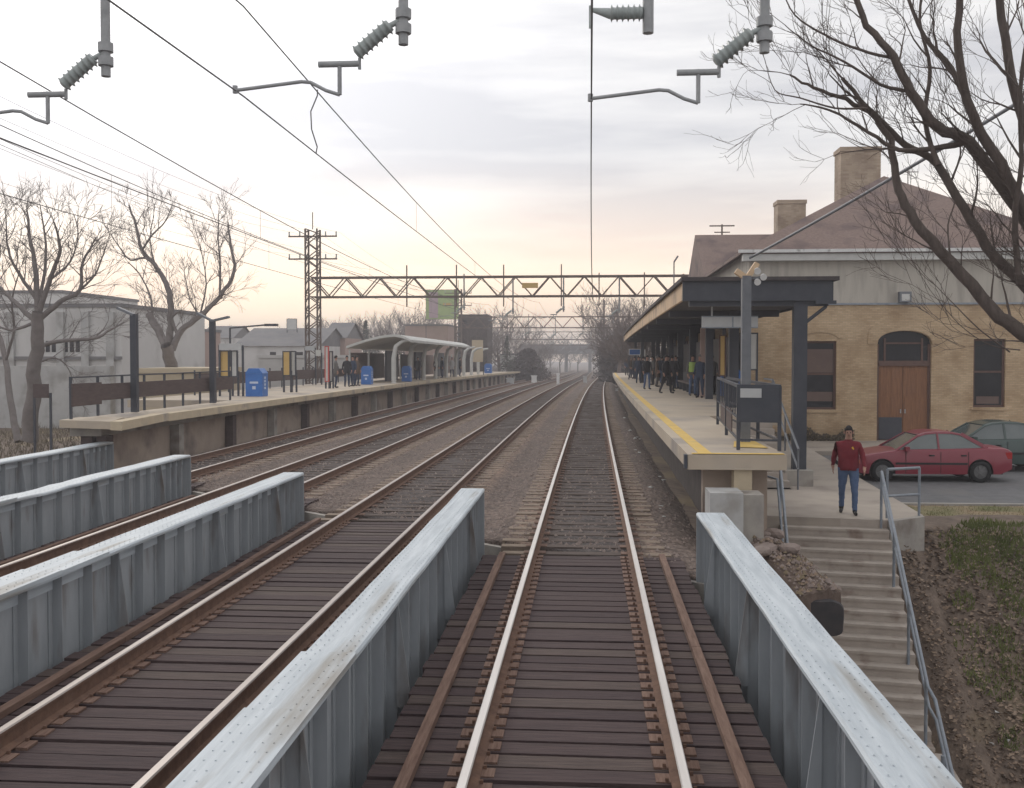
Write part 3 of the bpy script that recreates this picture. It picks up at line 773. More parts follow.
for cx_, cy_, cr_ in clumps:
    for k in range(int(300*cr_)):
        a = rng.uniform(0, 6.28); r = cr_*math.sqrt(rng.random()); x = cx_+math.cos(a)*r; y = cy_+math.sin(a)*r*.7
        if x < 7: continue
        z = gslope(x, y); h = rng.uniform(.05, .15); d = Vector((rng.uniform(-.06, .06), rng.uniform(-.06, .03), h)); w = Vector((.014, 0, 0))
        c = Vector((x, y, z)); mb.face([c-w, c+w, c+d])
tag(mb.build('grass', 'grass'), 'thin green grass tufts on the upper bank', 'grass', kind='stuff')
mb = MB()
for k in range(6000):
    x = rng.uniform(7.1, 16); y = rng.uniform(21.3, 25.4); h = rng.uniform(.03, .09); c = Vector((x, y, -.86)); w = Vector((.008, 0, 0)); d = Vector((rng.uniform(-.05, .05), rng.uniform(-.05, .05), h)); mb.face([c-w, c+w, c+d])
tag(mb.build('dry_grass', 'verge'), 'dry tan grass between the kerb and the bank', 'grass', kind='stuff')
for k, (px, py, lab) in enumerate(((997, 714, 'white scrap of paper, topmost of the litter low on the bank'), (991, 745, 'crumpled white litter at the bottom of the bank'), (1008, 742, 'small white scrap beside the crumpled litter'), (1000, 615, 'pale scrap of paper halfway up the bank'))):
    # find ground hit
    d = ray(px, py); tt = 5.
    while tt < 60:
        q = Vector((CX, 0, CZ))+d*tt
        if q.z < ground_z(q.x, q.y): break
        tt += .02
    mb = MB(); rr = random.Random(k)
    s = .055 if k < 3 else .035
    ps = [q+Vector((rr.uniform(-1, 1)*s, rr.uniform(-1, 1)*s, rr.uniform(.2, 1)*s)) for _ in range(7)]
    bm = bmesh.new(); [bm.verts.new(p) for p in ps]; bmesh.ops.convex_hull(bm, input=bm.verts); bm.verts.index_update()
    mb.v = [v.co.copy() for v in bm.verts]; mb.f = [tuple(v.index for v in f.verts) for f in bm.faces]; mb.m = [0]*len(mb.f); mb.sm = [False]*len(mb.f); bm.free()
    tag(mb.build('paper_scrap', 'off_white'), lab, 'litter')
mb = MB(); rng = random.Random(19)
for k in range(420):
    u, v = rng.random(), rng.random(); c = lerp(lerp(T0[0], T0[3], u), lerp(T0[1], T0[2], u), v)+Vector((0, 0, .03+.05*math.sin(math.pi*v))); s = rng.uniform(.012, .05)*rng.uniform(.5, 1.2); a = rng.uniform(0, 6)
    mb.cur = rng.choice((0, 0, 1, 2)); ps = [c+Vector((math.cos(a+t_)*s, math.sin(a+t_)*s*.8, -.01)) for t_ in (0, 1.6, 3.1, 4.7)]; tp = c+Vector((rng.uniform(-.3, .3)*s, 0, s*.8))
    for i in range(4): mb.face([ps[i], ps[(i+1) % 4], tp])
tag(mb.build('rubble', ['stone', 'soil', 'leaf']), 'small broken stones and dirt heaped beside the long stairs', 'rubble', kind='stuff')

rng = random.Random(31)
for k in range(16):
    Y = rng.uniform(19, 60); x = rng.uniform(1.45, 2.1); c = TW(x, Y, -.25-(.35*(x-1.75)/.55 if x > 1.75 else 0)); s = rng.uniform(.03, .06)
    mb = MB(); bm = bmesh.new(); bmesh.ops.create_icosphere(bm, subdivisions=1, radius=s)
    mb.v = [Vector((v.co.x*1.4, v.co.y, v.co.z*.6))*(1+.4*rng.uniform(-1, 1))+c for v in bm.verts]; mb.f = [tuple(v.index for v in f.verts) for f in bm.faces]; mb.m = [0]*len(mb.f); mb.sm = [False]*len(mb.f); bm.free()
    tag(mb.build('paper_scrap', 'off_white'), 'small white scrap of litter on the ballast beside the right platform', 'litter', 'white scraps beside the right platform')
# ------------------------------------------------------------------ station building
BY = 43.0
def px2(px, py, Y=BY): return P(px, py, Y)
zs = px2(900, 437).z; ze = px2(900, 250).z; zband = px2(900, 304).z
XA = 6.9; XB = 20.6
t = thing('station_building', 'tan brick station with grey upper band, brown hipped roof and two chimneys', 'building', (XA, BY, -.8))
holes = [('w', 803, 836, 341, 410), ('d', 877, 931, 344, 437), ('w', 973, 1005, 339, 407), ('w', 1062, 1094, 338, 407)]
hs = []
for k, a, b, c, d in holes: hs.append((k, px2(a, 400).x, px2(b, 400).x, px2(900, d).z if k == 'w' else -.7, px2(900, c).z))
mb = MB()
xs_ = XA
for k, a, b, z0, z1 in hs:
    mb.box(xs_, a, BY, BY+.35, -1, zband)
    if z0 > -.6: mb.box(a, b, BY, BY+.35, -1, z0)
    if k == 'w': mb.box(a, b, BY, BY+.35, z1, zband)
    else:
        rise = .55; n = 12; w = (b-a)/2; xm = (a+b)/2
        arc = [(xm+w*math.cos(math.pi*i/n), z1-.0+rise*math.sin(math.pi*i/n)**.8) for i in range(n+1)]
        arc = [(b, z1)]+[(x, max(z, z1)) for x, z in arc[1:-1]]+[(a, z1)]
        for i in range(n):
            (x0, z0_), (x1, z1_) = arc[i], arc[i+1]
            mb.prism([(x0, z0_), (x1, z1_), (x1, zband), (x0, zband)], lambda u, v, w_: (u, w_, v), BY, BY+.35)
    xs_ = b
mb.box(xs_, XB, BY, BY+.35, -1, zband)
mb.box(XA, XA+.35, BY+.352, 84, -1, zband)          # side towards the platform
mb.box(XA+.36, XB, 83.6, 84, -1, zband)
mb.box(XB-.35, XB, BY+.352, 83.58, -1, zband)
mb.build('wall', 'brick_tan', t)
mb = MB(); mb.box(XA-.03, XB+.03, BY-.03, BY+.3, zband+.002, ze); mb.box(XA-.03, XA+.3, BY+.302, 84, zband+.002, ze); mb.box(XB-.3, XB+.03, BY+.302, 84, zband+.002, ze)
mb.build('upper_band', 'stucco', t)
mb = MB(); mb.box(XA-.05, XB+.05, BY-.06, BY-.032, zband-.03, zband+.05); mb.build('band_moulding', 'rail_pipe', t)
for k, a, b, z0, z1 in hs:
    if k == 'w':
        wn = MB(); wn.cur = 0
        f = .09
        wn.box(a, a+f, BY+.12, BY+.2, z0, z1); wn.box(b-f, b, BY+.12, BY+.2, z0, z1); wn.box(a+f, b-f, BY+.12, BY+.2, z0, z0+f); wn.box(a+f, b-f, BY+.12, BY+.2, z1-f, z1)
        zm = lerp(z0, z1, .52); wn.box(a+f, b-f, BY+.13, BY+.21, zm-.04, zm+.04)
        wo = wn.build('window', 'trim_brown', t)
        g1 = MB(); g1.box(a+f, b-f, BY+.17, BY+.18, z0+f, zm-.04); g1.box(a+f, b-f, BY+.15, BY+.16, zm+.04, z1-f); g1.build('pane', 'glass_dark', wo)
        if k == 'w' and a < 12:
            bl = MB(); bl.box(a+f+.02, b-f-.02, BY+.142, BY+.146, zm+.06, z1-f-.25); bl.build('blind', 'glass_blind', wo); bl = MB(); bl.box(a+f+.02, b-f-.02, BY+.162, BY+.166, z0+.35, z0+.75); bl.build('blind', 'glass_blind', wo)
        else:
            bl = MB(); bl.box(a+f+.1, b-f-.1, BY+.162, BY+.166, z0+.14, z0+.45); bl.build('blind', 'glass_blind', wo)
        s_ = MB(); s_.box(a-.08, b+.08, BY-.07, BY+.12, z0-.12, z0-.002); s_.build('sill', 'brick_tan', wo)
        ar = MB(); n = 10; xm = (a+b)/2; w = (b-a)/2
        for i in range(n):
            t0, t1 = math.pi*(.12+.76*i/n), math.pi*(.12+.76*(i+1)/n)
            def q(tt, r): return (xm+math.cos(tt)*(w+.12+r)*1.04, z1-.05+math.sin(tt)*(.42+r))
            ar.prism([q(t0, 0), q(t1, 0), q(t1, .2), q(t0, .2)], lambda u, v, w_: (u, w_, v), BY-.035, BY-.003)
        ar.build('arch', 'brick_tan', wo)
    else:
        xm = (a+b)/2; w = (b-a)/2; ztr = px2(900, 366).z
        fr = MB(); fr.box(a, a+.1, BY+.14, BY+.26, -.7, z1); fr.box(b-.1, b, BY+.14, BY+.26, -.7, z1); fr.box(a+.1, b-.1, BY+.1, BY+.26, ztr, ztr+.22)
        fo = fr.build('door', ['trim_brown'], t)
        n = 12
        tr = MB()
        arc = [(xm+w*math.cos(math.pi*i/n), z1+.55*math.sin(math.pi*i/n)**.8) for i in range(n+1)]
        tr.prism([(a, ztr+.22)]+[(b, ztr+.22)]+arc, lambda u, v, w_: (u, w_, v), BY+.2, BY+.22); tr.build('transom_pane', 'glass_dark', fo)
        mu = MB(); mu.box(a+.3, a+.38, BY+.15, BY+.19, ztr+.22, z1+.25); mu.box(b-.38, b-.3, BY+.15, BY+.19, ztr+.22, z1+.25); mu.box(a+.38, b-.38, BY+.15, BY+.19, z1+.0, z1+.07); mu.build('muntin', 'trim_brown', fo)
        for s in (0, 1):
            x0, x1 = (a+.1, xm-.01) if s == 0 else (xm+.01, b-.1)
            lf = MB(); lf.box(x0, x1, BY+.18, BY+.23, -.68, ztr)
            for zz0, zz1 in ((.35, 1.15), (1.3, ztr-.15)):
                for e in (0, 1):
                    u0 = lerp(x0, x1, .08+.46*e); u1 = lerp(x0, x1, .46+.46*e)
                    lf.box(u0, u1, BY+.165, BY+.179, zz0, zz1)
            lo = lf.build('door_leaf', 'door_wood', fo)
            hd = MB(); hx = x1-.08 if s == 0 else x0+.08; hd.box(hx-.02, hx+.02, BY+.12, BY+.163, .45, .62); hd.build('handle', 'fitting', lo)
        kp = MB(); kp.box(a+.12, xm-.03, BY+.155, BY+.178, -.66, .28); kp.build('kick_plate', 'dark_paint', fo)
        ar = MB()
        for i in range(n):
            t0, t1 = math.pi*i/n, math.pi*(i+1)/n
            def q(tt, r): return (xm+math.cos(tt)*(w+r), z1+math.sin(tt)**.8*(.55)+ (r if math.sin(tt) > .2 else r*math.sin(tt)*5)*1.0)
            ar.prism([q(t0, .02), q(t1, .02), q(t1, .42), q(t0, .42)], lambda u, v, w_: (u, w_, v), BY-.035, BY-.003)
        ar.build('arch', 'brick_tan', fo)
wl = MB(); c = px2(905, 297, BY-.2); wl.box(c.x-.24, c.x+.24, BY-.3, BY-.035, c.z-.22, c.z+.22); wl.build('wall_light', 'post_grey', t)
wl = MB(); wl.box(c.x-.16, c.x+.16, BY-.31, BY-.301, c.z-.16, c.z+.12); wl.build('wall_light_lens', 'off_white', t)
# side windows and doors towards the platform
for k in range(8):
    y0 = 45+k*4.8
    wo = MB(); wo.box(XA-.06, XA-.002, y0, y0+1.6, 1.3 if k % 3 else 1.2, 3.9); w1 = wo.build('window', 'trim_brown', t)
    g1 = MB(); g1.box(XA-.075, XA-.062, y0+.12, y0+1.48, 1.5, 3.75); g1.build('pane', 'glass_dark', w1)
rf = MB()
e = .45; zr = ze-.02
FL = Vector((XA-e, BY-e, zr)); FRr = Vector((XB+e, BY-e, zr)); BL = Vector((XA-e, 84+e, zr)); BR = Vector((XB+e, 84+e, zr))
AP = px2(884, 176, 49.2); AB = Vector((AP.x, 79, AP.z))
rf.face([FL, FRr, AP]); rf.face([FRr, BR, AB, AP]); rf.face([BR, BL, AB]); rf.face([BL, FL, AP, AB])
rf.face([BL, BR, FRr, FL])
d = Vector((0, 0, -.14))
for a, b in ((FL, FRr), (FRr, BR), (BR, BL), (BL, FL)): rf.face([a, a+d, b+d, b])
rfo = rf.build('roof', 'roof_shingle', t)
wg = MB(); r0 = px2(695, 235, 61); e0 = px2(691, 277, 56); wx = r0.x
ridge0 = Vector((wx, 61, r0.z)); ridge1 = Vector((AP.x, 61, r0.z)); ea = Vector((wx, 56, zr)); ea1 = Vector((AP.x, 56, zr)); eb = Vector((wx, 66, zr)); eb1 = Vector((AP.x, 66, zr))
wg.face([ea, ea1, ridge1, ridge0]); wg.face([eb1, eb, ridge0, ridge1]); wg.face([ea, ridge0, eb])
wg.face([ea+Vector((0, 0, -.15)), ea1+Vector((0, 0, -.15)), ea1, ea]); wg.build('wing_roof', 'roof_shingle', rfo)
wg = MB(); wg.box(wx+.3, XA-.04, 56.3, 65.7, 4.95, zr-.05); wg.build('wing_wall', 'brick_tan', t)
gt = MB(); gt.box(XA-e-.1, XB+e, BY-e-.14, BY-e-.002, zr-.10, zr+.03); gt.build('gutter', 'gutter', t)
gt = MB(); gt.box(XA-e+.1, XB+e, BY-e+.02, BY-.035, zr-.42, zr-.145); gt.build('cornice', 'off_white', t)
for (x0, x1, yt, Yc) in ((841, 881, 147, 51.5), (778, 806, 200, 60)):
    a = P(x0, yt, Yc); b = P(x1, yt, Yc); w = b.x-a.x
    ch = MB(); ch.box(a.x, b.x, Yc, Yc+1.3, 7.6, a.z-.22); co = ch.build('chimney', 'brick_chimney', rfo)
    cp = MB(); cp.box(a.x-.05, b.x+.05, Yc-.05, Yc+1.35, a.z-.218, a.z); cp.build('cap', 'brick_chimney', co)
for i in range(3):
    pass
# service cable crossing in front of the building
a = P(1024+60, 60, 22); b = P(744, 263, 20)
mb = MB(); mb.tube([lerp(P(1090, 59, 25), P(750, 258, 42.3), k/20)+Vector((0, 0, -.10*math.sin(math.pi*k/20))) for k in range(21)][::-1]+[lerp(P(1090, 59, 25), P(750, 258, 42.3), -k/20)+Vector((0, 0, -.10*math.sin(math.pi*k/20))) for k in range(1, 11)], .055, 7)
ce = lerp(P(1090, 59, 25), P(750, 258, 42.3), -.5)
tag(mb.build('service_cable', 'post_grey'), 'thick grey cable running diagonally from the roof corner up past the bare tree', 'cable')
t = thing('utility_pole', 'wooden utility pole holding the far upper end of the thick grey cable', 'utility pole', (ce.x, ce.y, -6))
mb = MB(); mb.tube([(ce.x+.15, ce.y, -6.5), (ce.x+.15, ce.y, ce.z+1)], [.2, .13], 10); mb.build('pole', 'bark', t)
mb = MB(); mb.bar((ce.x-.9, ce.y, ce.z+.5), (ce.x+1.2, ce.y, ce.z+.5), .1, .12); mb.build('crossarm', 'bark', t)
# roof aerials
t = thing('aerial_mast', 'small cross-shaped mast standing behind the station roof ridge', 'mast', P(722, 250, 66))
c = P(722, 226, 66); mb = MB(); mb.box(c.x-.05, c.x+.05, 65.95, 66.05, 7, c.z+.1); mb.build('pole', 'truss_steel', t)
mb = MB(); mb.box(c.x-.8, c.x+.8, 65.96, 66.04, c.z-.03, c.z+.05); mb.box(c.x-.5, c.x+.5, 65.9, 65.95, c.z-.45, c.z-.38); mb.build('crossarm', 'truss_steel', t)
t = thing('aerial_mast', 'thin antenna on the roof peak, behind the tree branches', 'mast', P(906, 190, 52))
c = P(908, 172, 52); mb = MB(); mb.box(c.x-.02, c.x+.02, 51.98, 52.02, AP.z-.2, c.z+.2); mb.build('pole', 'truss_steel', t)
mb = MB(); mb.box(c.x-.5, c.x+.5, 51.99, 52.01, c.z-.02, c.z+.02); mb.build('crossarm', 'truss_steel', t)
# low planting at the foot of the brick wall
mb = MB(); rng = random.Random(4)
for k in range(2600):
    x = rng.choice((rng.uniform(7.2, 11.2), rng.uniform(14.8, 20))); h = rng.uniform(.0, .5)*max(.2, hn(x*1.2, 2)+.7); c = Vector((x, BY-.06-rng.random()*.3, -.7+h)); s = rng.uniform(.03, .06)
    u = Vector((rng.uniform(-1, 1), rng.uniform(-1, 1), rng.uniform(-1, 1))).normalized()*s; w = u.orthogonal().normalized()*s
    mb.face([c-u, c-w, c+u, c+w])
tag(mb.build('undergrowth', 'scrub'), 'low weeds along the foot of the brick wall', 'weeds', kind='stuff')

# ------------------------------------------------------------------ cars
def car(label, paint, loc, rz, group='cars in the station parking lot'):
    t = thing('parked_car', label, 'car', loc, rz, group)
    WB = dict(world=False)
    fw, rw, R = -1.36, 1.34, .36
    def arch(cx, a0, a1, n=9): return [(cx+R*math.cos(lerp(a0, a1, i/n)), .30+R*math.sin(lerp(a0, a1, i/n))) for i in range(n+1)]
    top = [(-2.27, .66), (-2.08, .70), (-1.6, .79), (-1.1, .87), (-.82, .905), (-.2, .92), (.6, .935), (1.25, .955), (1.55, .97), (2.05, .95), (2.18, .91), (2.25, .86)]
    def zt_(x):
        for (a, b), (c, d) in zip(top, top[1:]):
            if x <= c: return lerp(b, d, (x-a)/(c-a))
        return top[-1][1]
    def zb_(x):
        for cx in (fw, rw):
            if abs(x-cx) < R: return .30+math.sqrt(R*R-(x-cx)**2)
        return .23+.12*max(0, abs(x)-1.9)/.3
    def yw(x, z):
        w = .848*(1-.05*(abs(x)/2.25)**2-.13*(abs(x)/2.25)**8)
        if z > .58: w *= 1-.09*((z-.58)/.38)**1.6
        if z < .45: w *= .965+.035*(z/.45)
        return w
    sx = sorted(set([round(-2.26+4.51*i/52, 4) for i in range(53)]+[round(cx+e*(R-.001), 4) for cx in (fw, rw) for e in (-1, 1)]+[round(cx+e*(R+.001), 4) for cx in (fw, rw) for e in (-1, 1)]))
    mb = MB(); mb.smooth = True
    for s in (-1, 1):
        rows = []
        for x in sx:
            zb, ztt = zb_(x), zt_(x)
            rows.append([Vector((x, s*yw(x, lerp(zb, ztt, v)), lerp(zb, ztt, v)-(.012 if v == 1 else 0))) for v in (0, .12, .3, .5, .7, .85, .95, 1)])
        mb.grid(rows)
    rows = []
    for x in sx:
        w = yw(x, zt_(x)); rows.append([Vector((x, w*u, zt_(x)+.03*(1-u*u)-(.012 if abs(u) == 1 else 0))) for u in (-1, -.96, -.85, -.5, 0, .5, .85, .96, 1)])
    mb.grid(rows)
    for x, e in ((sx[0], -1), (sx[-1], 1)):
        zb, ztt = zb_(x), zt_(x)
        mb.grid([[Vector((x+e*.05*(1-u*u)*math.sin(math.pi*(.15+.7*v)), yw(x, lerp(zb, ztt, v))*u, lerp(zb, ztt, v)+(.03*(1-u*u) if v == 1 else 0))) for u in (-1, -.7, -.35, 0, .35, .7, 1)] for v in (0, .25, .5, .75, 1)])
    mb.smooth = False
    body = mb.build('body', paint, t, **WB)
    # dark liner inside the arches
    mb = MB(); mb.box(-2.0, 2.0, -.70, .70, .22, .60); mb.build('underbody', 'rubber', t, **WB)
    gh = [(-.98, .87), (-.30, 1.30), (-.10, 1.36), (.2, 1.385), (.62, 1.38), (.88, 1.34), (1.52, .95)]
    def gp(x, z, s, e=0):
        w = lerp(.735, .56, (z-.9)/.48)+e; return Vector((x, s*w, z))
    mb = MB(); mb.smooth = True
    mb.grid([[gp(x, z, s) for x, z in gh] for s in (-1, -.6, 0, .6, 1)]) ; mb.smooth = False
    for s in (-1, 1): mb.face([gp(x, z, s) for x, z in (gh if s > 0 else gh[::-1])])
    mb.build('window_glass', 'car_glass', t, **WB)
    mb = MB(); mb.smooth = True
    rp = [(-.30, 1.305), (-.10, 1.372), (.2, 1.398), (.62, 1.393), (.88, 1.345)]
    mb.grid([[gp(x, z, s, .012)+Vector((0, 0, 0 if abs(s) == 1 else .012)) for x, z in rp] for s in (-1, -.95, -.5, 0, .5, .95, 1)]); mb.smooth = False
    for s in (-1, 1):
        mb.face([gp(x, z, s, .012) for x, z in rp]+[gp(x, z-.045, s, .014) for x, z in rp[::-1]])
    mb.build('roof', paint, t, **WB)
    for s in (-1, 1):
        for (a, b, w_) in (((-.99, .875), (-.30, 1.305), .055), ((1.56, .95), (.88, 1.345), .10), ((.22, .90), (.22, 1.37), .05)):
            mb = MB(); pa = gp(*a, s, .008); pb = gp(*b, s, .008)
            mb.bar(pa, pb, .03, w_, up=(1, 0, .4)); mb.build('pillar', paint, t, **WB)
        mb = MB(); mb.box(-1.0, .97, s*.848-.008, s*.848+.008, .50, .555); mb.build('side_trim', 'rubber', t, **WB)
        for x0 in (-.72, .24, 1.0):
            mb = MB(); mb.box(x0-.006, x0+.006, s*.846-.004, s*.846+.004, .26, .86); mb.build('door_seam', 'rubber', t, **WB)
        for x0 in (.1, .98 if True else 0):
            mb = MB(); mb.box(x0-.18, x0-.04, s*.846-.02, s*.846+.02, .74, .775); mb.build('door_handle', 'rubber', t, **WB)
        mb = MB(); c = Vector((-.70, s*.86, .94)); mb.box(c.x-.05, c.x+.06, min(s*.78, s*.93), max(s*.78, s*.93), .88, 1.0); mb.build('mirror', paint, t, **WB)
        mb = MB(); mb.box(-2.235, -2.06, min(s*.42, s*.72), max(s*.42, s*.72), .50, .63); mb.build('headlight', 'lamp_clear', t, **WB)
        mb = MB(); mb.box(2.06, 2.235, min(s*.34, s*.735), max(s*.34, s*.735), .66, .84); mb.build('tail_light', 'lamp_red', t, **WB)
        mb = MB(); mb.box(-2.12, -1.98, min(s*.70, s*.775), max(s*.70, s*.775), .52, .61); mb.build('side_marker', 'lamp_amber', t, **WB)
    for x0, x1 in ((-2.33, -2.16), (2.14, 2.33)):
        mb = MB(); mb.box(x0 if x0 < 0 else x1-.012, x0+.012 if x0 < 0 else x1, -.26, .26, .48, .60); mb.build('number_plate', 'off_white', t, **WB)
    for x0, x1 in ((-2.33, -2.16), (2.14, 2.33)):
        mb = MB(); mb.box(x0, x1, -.66, .66, .30, .47); mb.build('bumper', 'rubber', t, **WB)
    for cx in (fw, rw):
        for s in (-1, 1):
            w = bpy.data.objects.new('wheel', None); COL.objects.link(w); w.parent = t; w.location = (cx, s*.75, .30); w['_o'] = (0, 0, 0)
            prof = [(.19, -.09), (.28, -.095), (.303, -.07), (.307, 0), (.303, .07), (.28, .095), (.19, .09)]
            mb = MB(); mb.smooth = True
            mb.grid([[Vector((r*math.cos(a), y, r*math.sin(a))) for r, y in prof] for a in [2*math.pi*i/24 for i in range(25)]]); mb.build('tyre', 'tyre', w, **WB)
            mb = MB(); 
            ring = [Vector((.2*math.cos(2*math.pi*i/24), s*.05, .2*math.sin(2*math.pi*i/24))) for i in range(24)]; mb.face(ring)
            for i in range(7):
                a = 2*math.pi*i/7; mb.bar((.05*math.cos(a), s*.065, .05*math.sin(a)), (.19*math.cos(a), s*.06, .19*math.sin(a)), .03, .05, up=(math.sin(a), 0, -math.cos(a)))
            mb.tube([(0, s*.05, 0), (0, s*.08, 0)], .05, 10); mb.build('rim', 'rim', w, **WB)
    t.scale = (1.045,)*3
    return t
a = G(865, 476, -.85); b = G(1018, 474, -.85)
car('dark red four-door sedan parked across the lot, beside the walking man', 'paint_red', (10.15, 31.0, -.85), rad(1))
c = P(990, 450, 33.6)
car('dark green sedan parked behind the red sedan', 'paint_green', (c.x, 33.9, -.85), rad(2)).scale = (1.13,)*3

# ------------------------------------------------------------------ people
def person(loc, face, label, top='coat_black', legs='denim_dark', hair='hair', hem=.86, stride=.0, arm=(0, 0), scale=1., group='people waiting on the station platforms', extra=None, broad=1.0, detail=False):
    V = []; Rr = []; E = []; Z = []
    def v(p, r, zone, par=None):
        V.append(Vector(p)); Rr.append(r); Z.append(zone)
        if par is not None: E.append((par, len(V)-1))
        return len(V)-1
    b = broad
    pel = v((0, 0, .96), (.155*b, .115*b), 'T')
    sp = v((0, -.005, 1.14), (.160*b, .12*b), 'T', pel); chst = v((0, 0, 1.34), (.175*b, .125*b), 'T', sp)
    nb = v((0, .01, 1.455), (.095, .075), 'T', chst); nk = v((0, -.005, 1.53), (.056, .058), 'S', nb)
    hd = v((0, -.02, 1.615), (.070, .082), 'S', nk); ht = v((0, -.01, 1.70), (.066, .078), 'S', hd)
    for s in (-1, 1):
        sh = v((s*.165*b, .01, 1.385), (.066*b, .065*b), 'T', chst); sw = arm[0 if s < 0 else 1]
        el = v((s*(.232*b), .03-sw*.12, 1.15), (.054*b, .05*b), 'T', sh)
        wr = v((s*(.250*b), -.03-sw*.32, .93+abs(sw)*.06), (.040, .036), 'T', el)
        hp = v((s*(.250*b), -.045-sw*.37, .86+abs(sw)*.07), (.022, .034), 'H', wr)
        base = V[hp]
        dn = Vector((0, -.1-sw*.35, -1)).normalized(); fr = Vector((0, -1, 0))
        for i, (o, ln) in enumerate(((-.028, .062), (-.010, .072), (.010, .068), (.027, .054))):
            q = base+dn*.035+fr*(-o)
            f0 = v(q, (.011, .011), 'H', hp); f1 = v(q+dn*ln*.55+Vector((-s*.006, 0, 0)), (.0095, .0095), 'H', f0); v(q+dn*ln+Vector((-s*.018, 0, 0)), (.008, .008), 'H', f1)
        th0 = v(base+fr*.040+dn*.0, (.013, .013), 'H', hp); v(base+fr*.055+dn*.045+Vector((-s*.012, 0, 0)), (.010, .010), 'H', th0)
        stp = stride*s
        hip = v((s*.085*b, 0, .88), (.098*b, .105*b), 'L', pel)
        kn = v((s*.10*b, -.03-stp*.16, .50), (.066, .07), 'L', hip)
        an = v((s*.105*b, .035-stp*.30+(.10 if stp < 0 else 0)*0, .10+(.03 if stp < -.3 else 0)), (.046, .052), 'L', kn)
        hl = v((s*.105*b, .05-stp*.30, .055), (.040, .045), 'F', an)
        v((s*.12*b, -.14-stp*.30, .045), (.042, .034), 'F', hl)
    me = bpy.data.meshes.new('tmp'); me.from_pydata([tuple(p) for p in V], E, []); tmp = bpy.data.objects.new('tmp', me); COL.objects.link(tmp)
    sk = tmp.modifiers.new('s', 'SKIN'); sk.use_smooth_shade = True; sd = tmp.modifiers.new('u', 'SUBSURF'); sd.levels = 2 if detail else 1; sd.render_levels = sd.levels
    for i, dta in enumerate(me.skin_vertices[0].data): dta.radius = Rr[i]; dta.use_root = (i == 0)
    dg = bpy.context.evaluated_depsgraph_get(); dg.update(); mm = bpy.data.meshes.new_from_object(tmp.evaluated_get(dg)); bpy.data.objects.remove(tmp)
    for k in (top, legs, 'skin', 'shoe'): mm.materials.append(MATS[k])
    segs = [(V[i], V[j], Z[j]) for i, j in E]
    for p in mm.polygons:
        c = p.center; best = 1e9; zn = 'T'
        for a, bb, z in segs:
            ab = bb-a; tt = max(0, min(1, (c-a).dot(ab)/max(ab.length_squared, 1e-9))); dd = (c-a-ab*tt).length
            if z == 'S' and c.z < 1.49: dd += .05
            if dd < best: best = dd; zn = z
        if zn in 'TL': idx = 0 if (c.z > hem or zn == 'T' and abs(c.x) > .2) else 1
        elif zn in 'SH': idx = 2
        else: idx = 3
        p.material_index = idx; p.use_smooth = True
    if detail:
        for vv in mm.vertices:
            c_ = vv.co
            if c_.z < 1.45 and c_.z > .12: vv.co += vv.normal*.010*hn(c_.x*16+c_.z*9, c_.z*26+c_.y*11)
    fs = scale
    # loosen clothes a little below the hem of long coats
    for vv in mm.vertices:
        if hem < .8 and hem-.03 < vv.co.z < .95 and abs(vv.co.x) < .22: vv.co.x *= 1.12; vv.co.y *= 1.18
    mm.name = 'person'
    o = bpy.data.objects.new('person', mm); COL.objects.link(o); o.location = loc; o.rotation_euler = (0, 0, face); o.scale = (fs, fs, fs); o['_o'] = (0, 0, 0)
    tag(o, label, 'person', group)
    h = MB(); h.smooth = True
    rows = []
    for i in range(7):
        ph_ = math.pi/2*(1-i/6.1); rows.append([Vector((math.cos(a)*.083*math.cos(ph_), .004+math.sin(a)*.098*math.cos(ph_), 1.655+.102*math.sin(ph_)+(.012 if math.sin(a) < 0 else -.05*i/6))) for a in [2*math.pi*k/14 for k in range(14)]])
    h.grid(rows, True); h.build('hair', hair, o, world=False)
    if detail:
        for s in (-1, 1):
            e_ = MB(); e_.tube([(s*.03, -.085, 1.625), (s*.03, -.098, 1.625)], [.012, .008], 8); e_.build('eye', 'eye', o, world=False)
            e_ = MB(); e_.tube([(s*.074, 0, 1.60), (s*.086, .008, 1.615), (s*.082, .012, 1.645)], [.012, .016, .010], 8); e_.build('ear', 'skin', o, world=False)
        e_ = MB(); e_.tube([(0, -.085, 1.632), (0, -.108, 1.598), (0, -.09, 1.588)], [.009, .015, .012], 8); e_.build('nose', 'skin', o, world=False)
        e_ = MB(); e_.smooth = True; e_.grid([[Vector((math.cos(a)*(w_+.006*math.sin(5*a)), .003+math.sin(a)*d_, z_+.006*math.sin(3*a))) for a in [2*math.pi*q/28 for q in range(28)]] for z_, w_, d_ in ((.875, .178, .142), (.885, .197, .155), (.92, .199, .157), (.96, .20, .158), (1.04, .198, .152), (1.10, .185, .14))], True); e_.build('jacket_hem', top, o, world=False)
        e_ = MB(); e_.box(-.022, .022, -.102, -.088, 1.558, 1.566); e_.build('mouth', 'trim_brown', o, world=False)
        e_ = MB(); e_.prism([(.045, 1.33), (.085, 1.29), (.10, 1.31), (.075, 1.36)], lambda u, v_, w: (u, w, v_), -.145, -.136); e_.build('chest_emblem', 'patch_yellow', o, world=False)
    if extra: extra(o)
    return o
c = G(848, 514, Z1)
person((c.x, c.y, Z1), rad(-12), 'man in a maroon jacket and blue jeans walking towards the top of the long stairs', 'maroon', 'denim', 'hair', hem=.92, stride=.55, arm=(-.45, .5), group='man on the path', broad=1.16, detail=True, scale=1.055)
del bpy.data.objects['person']['group']
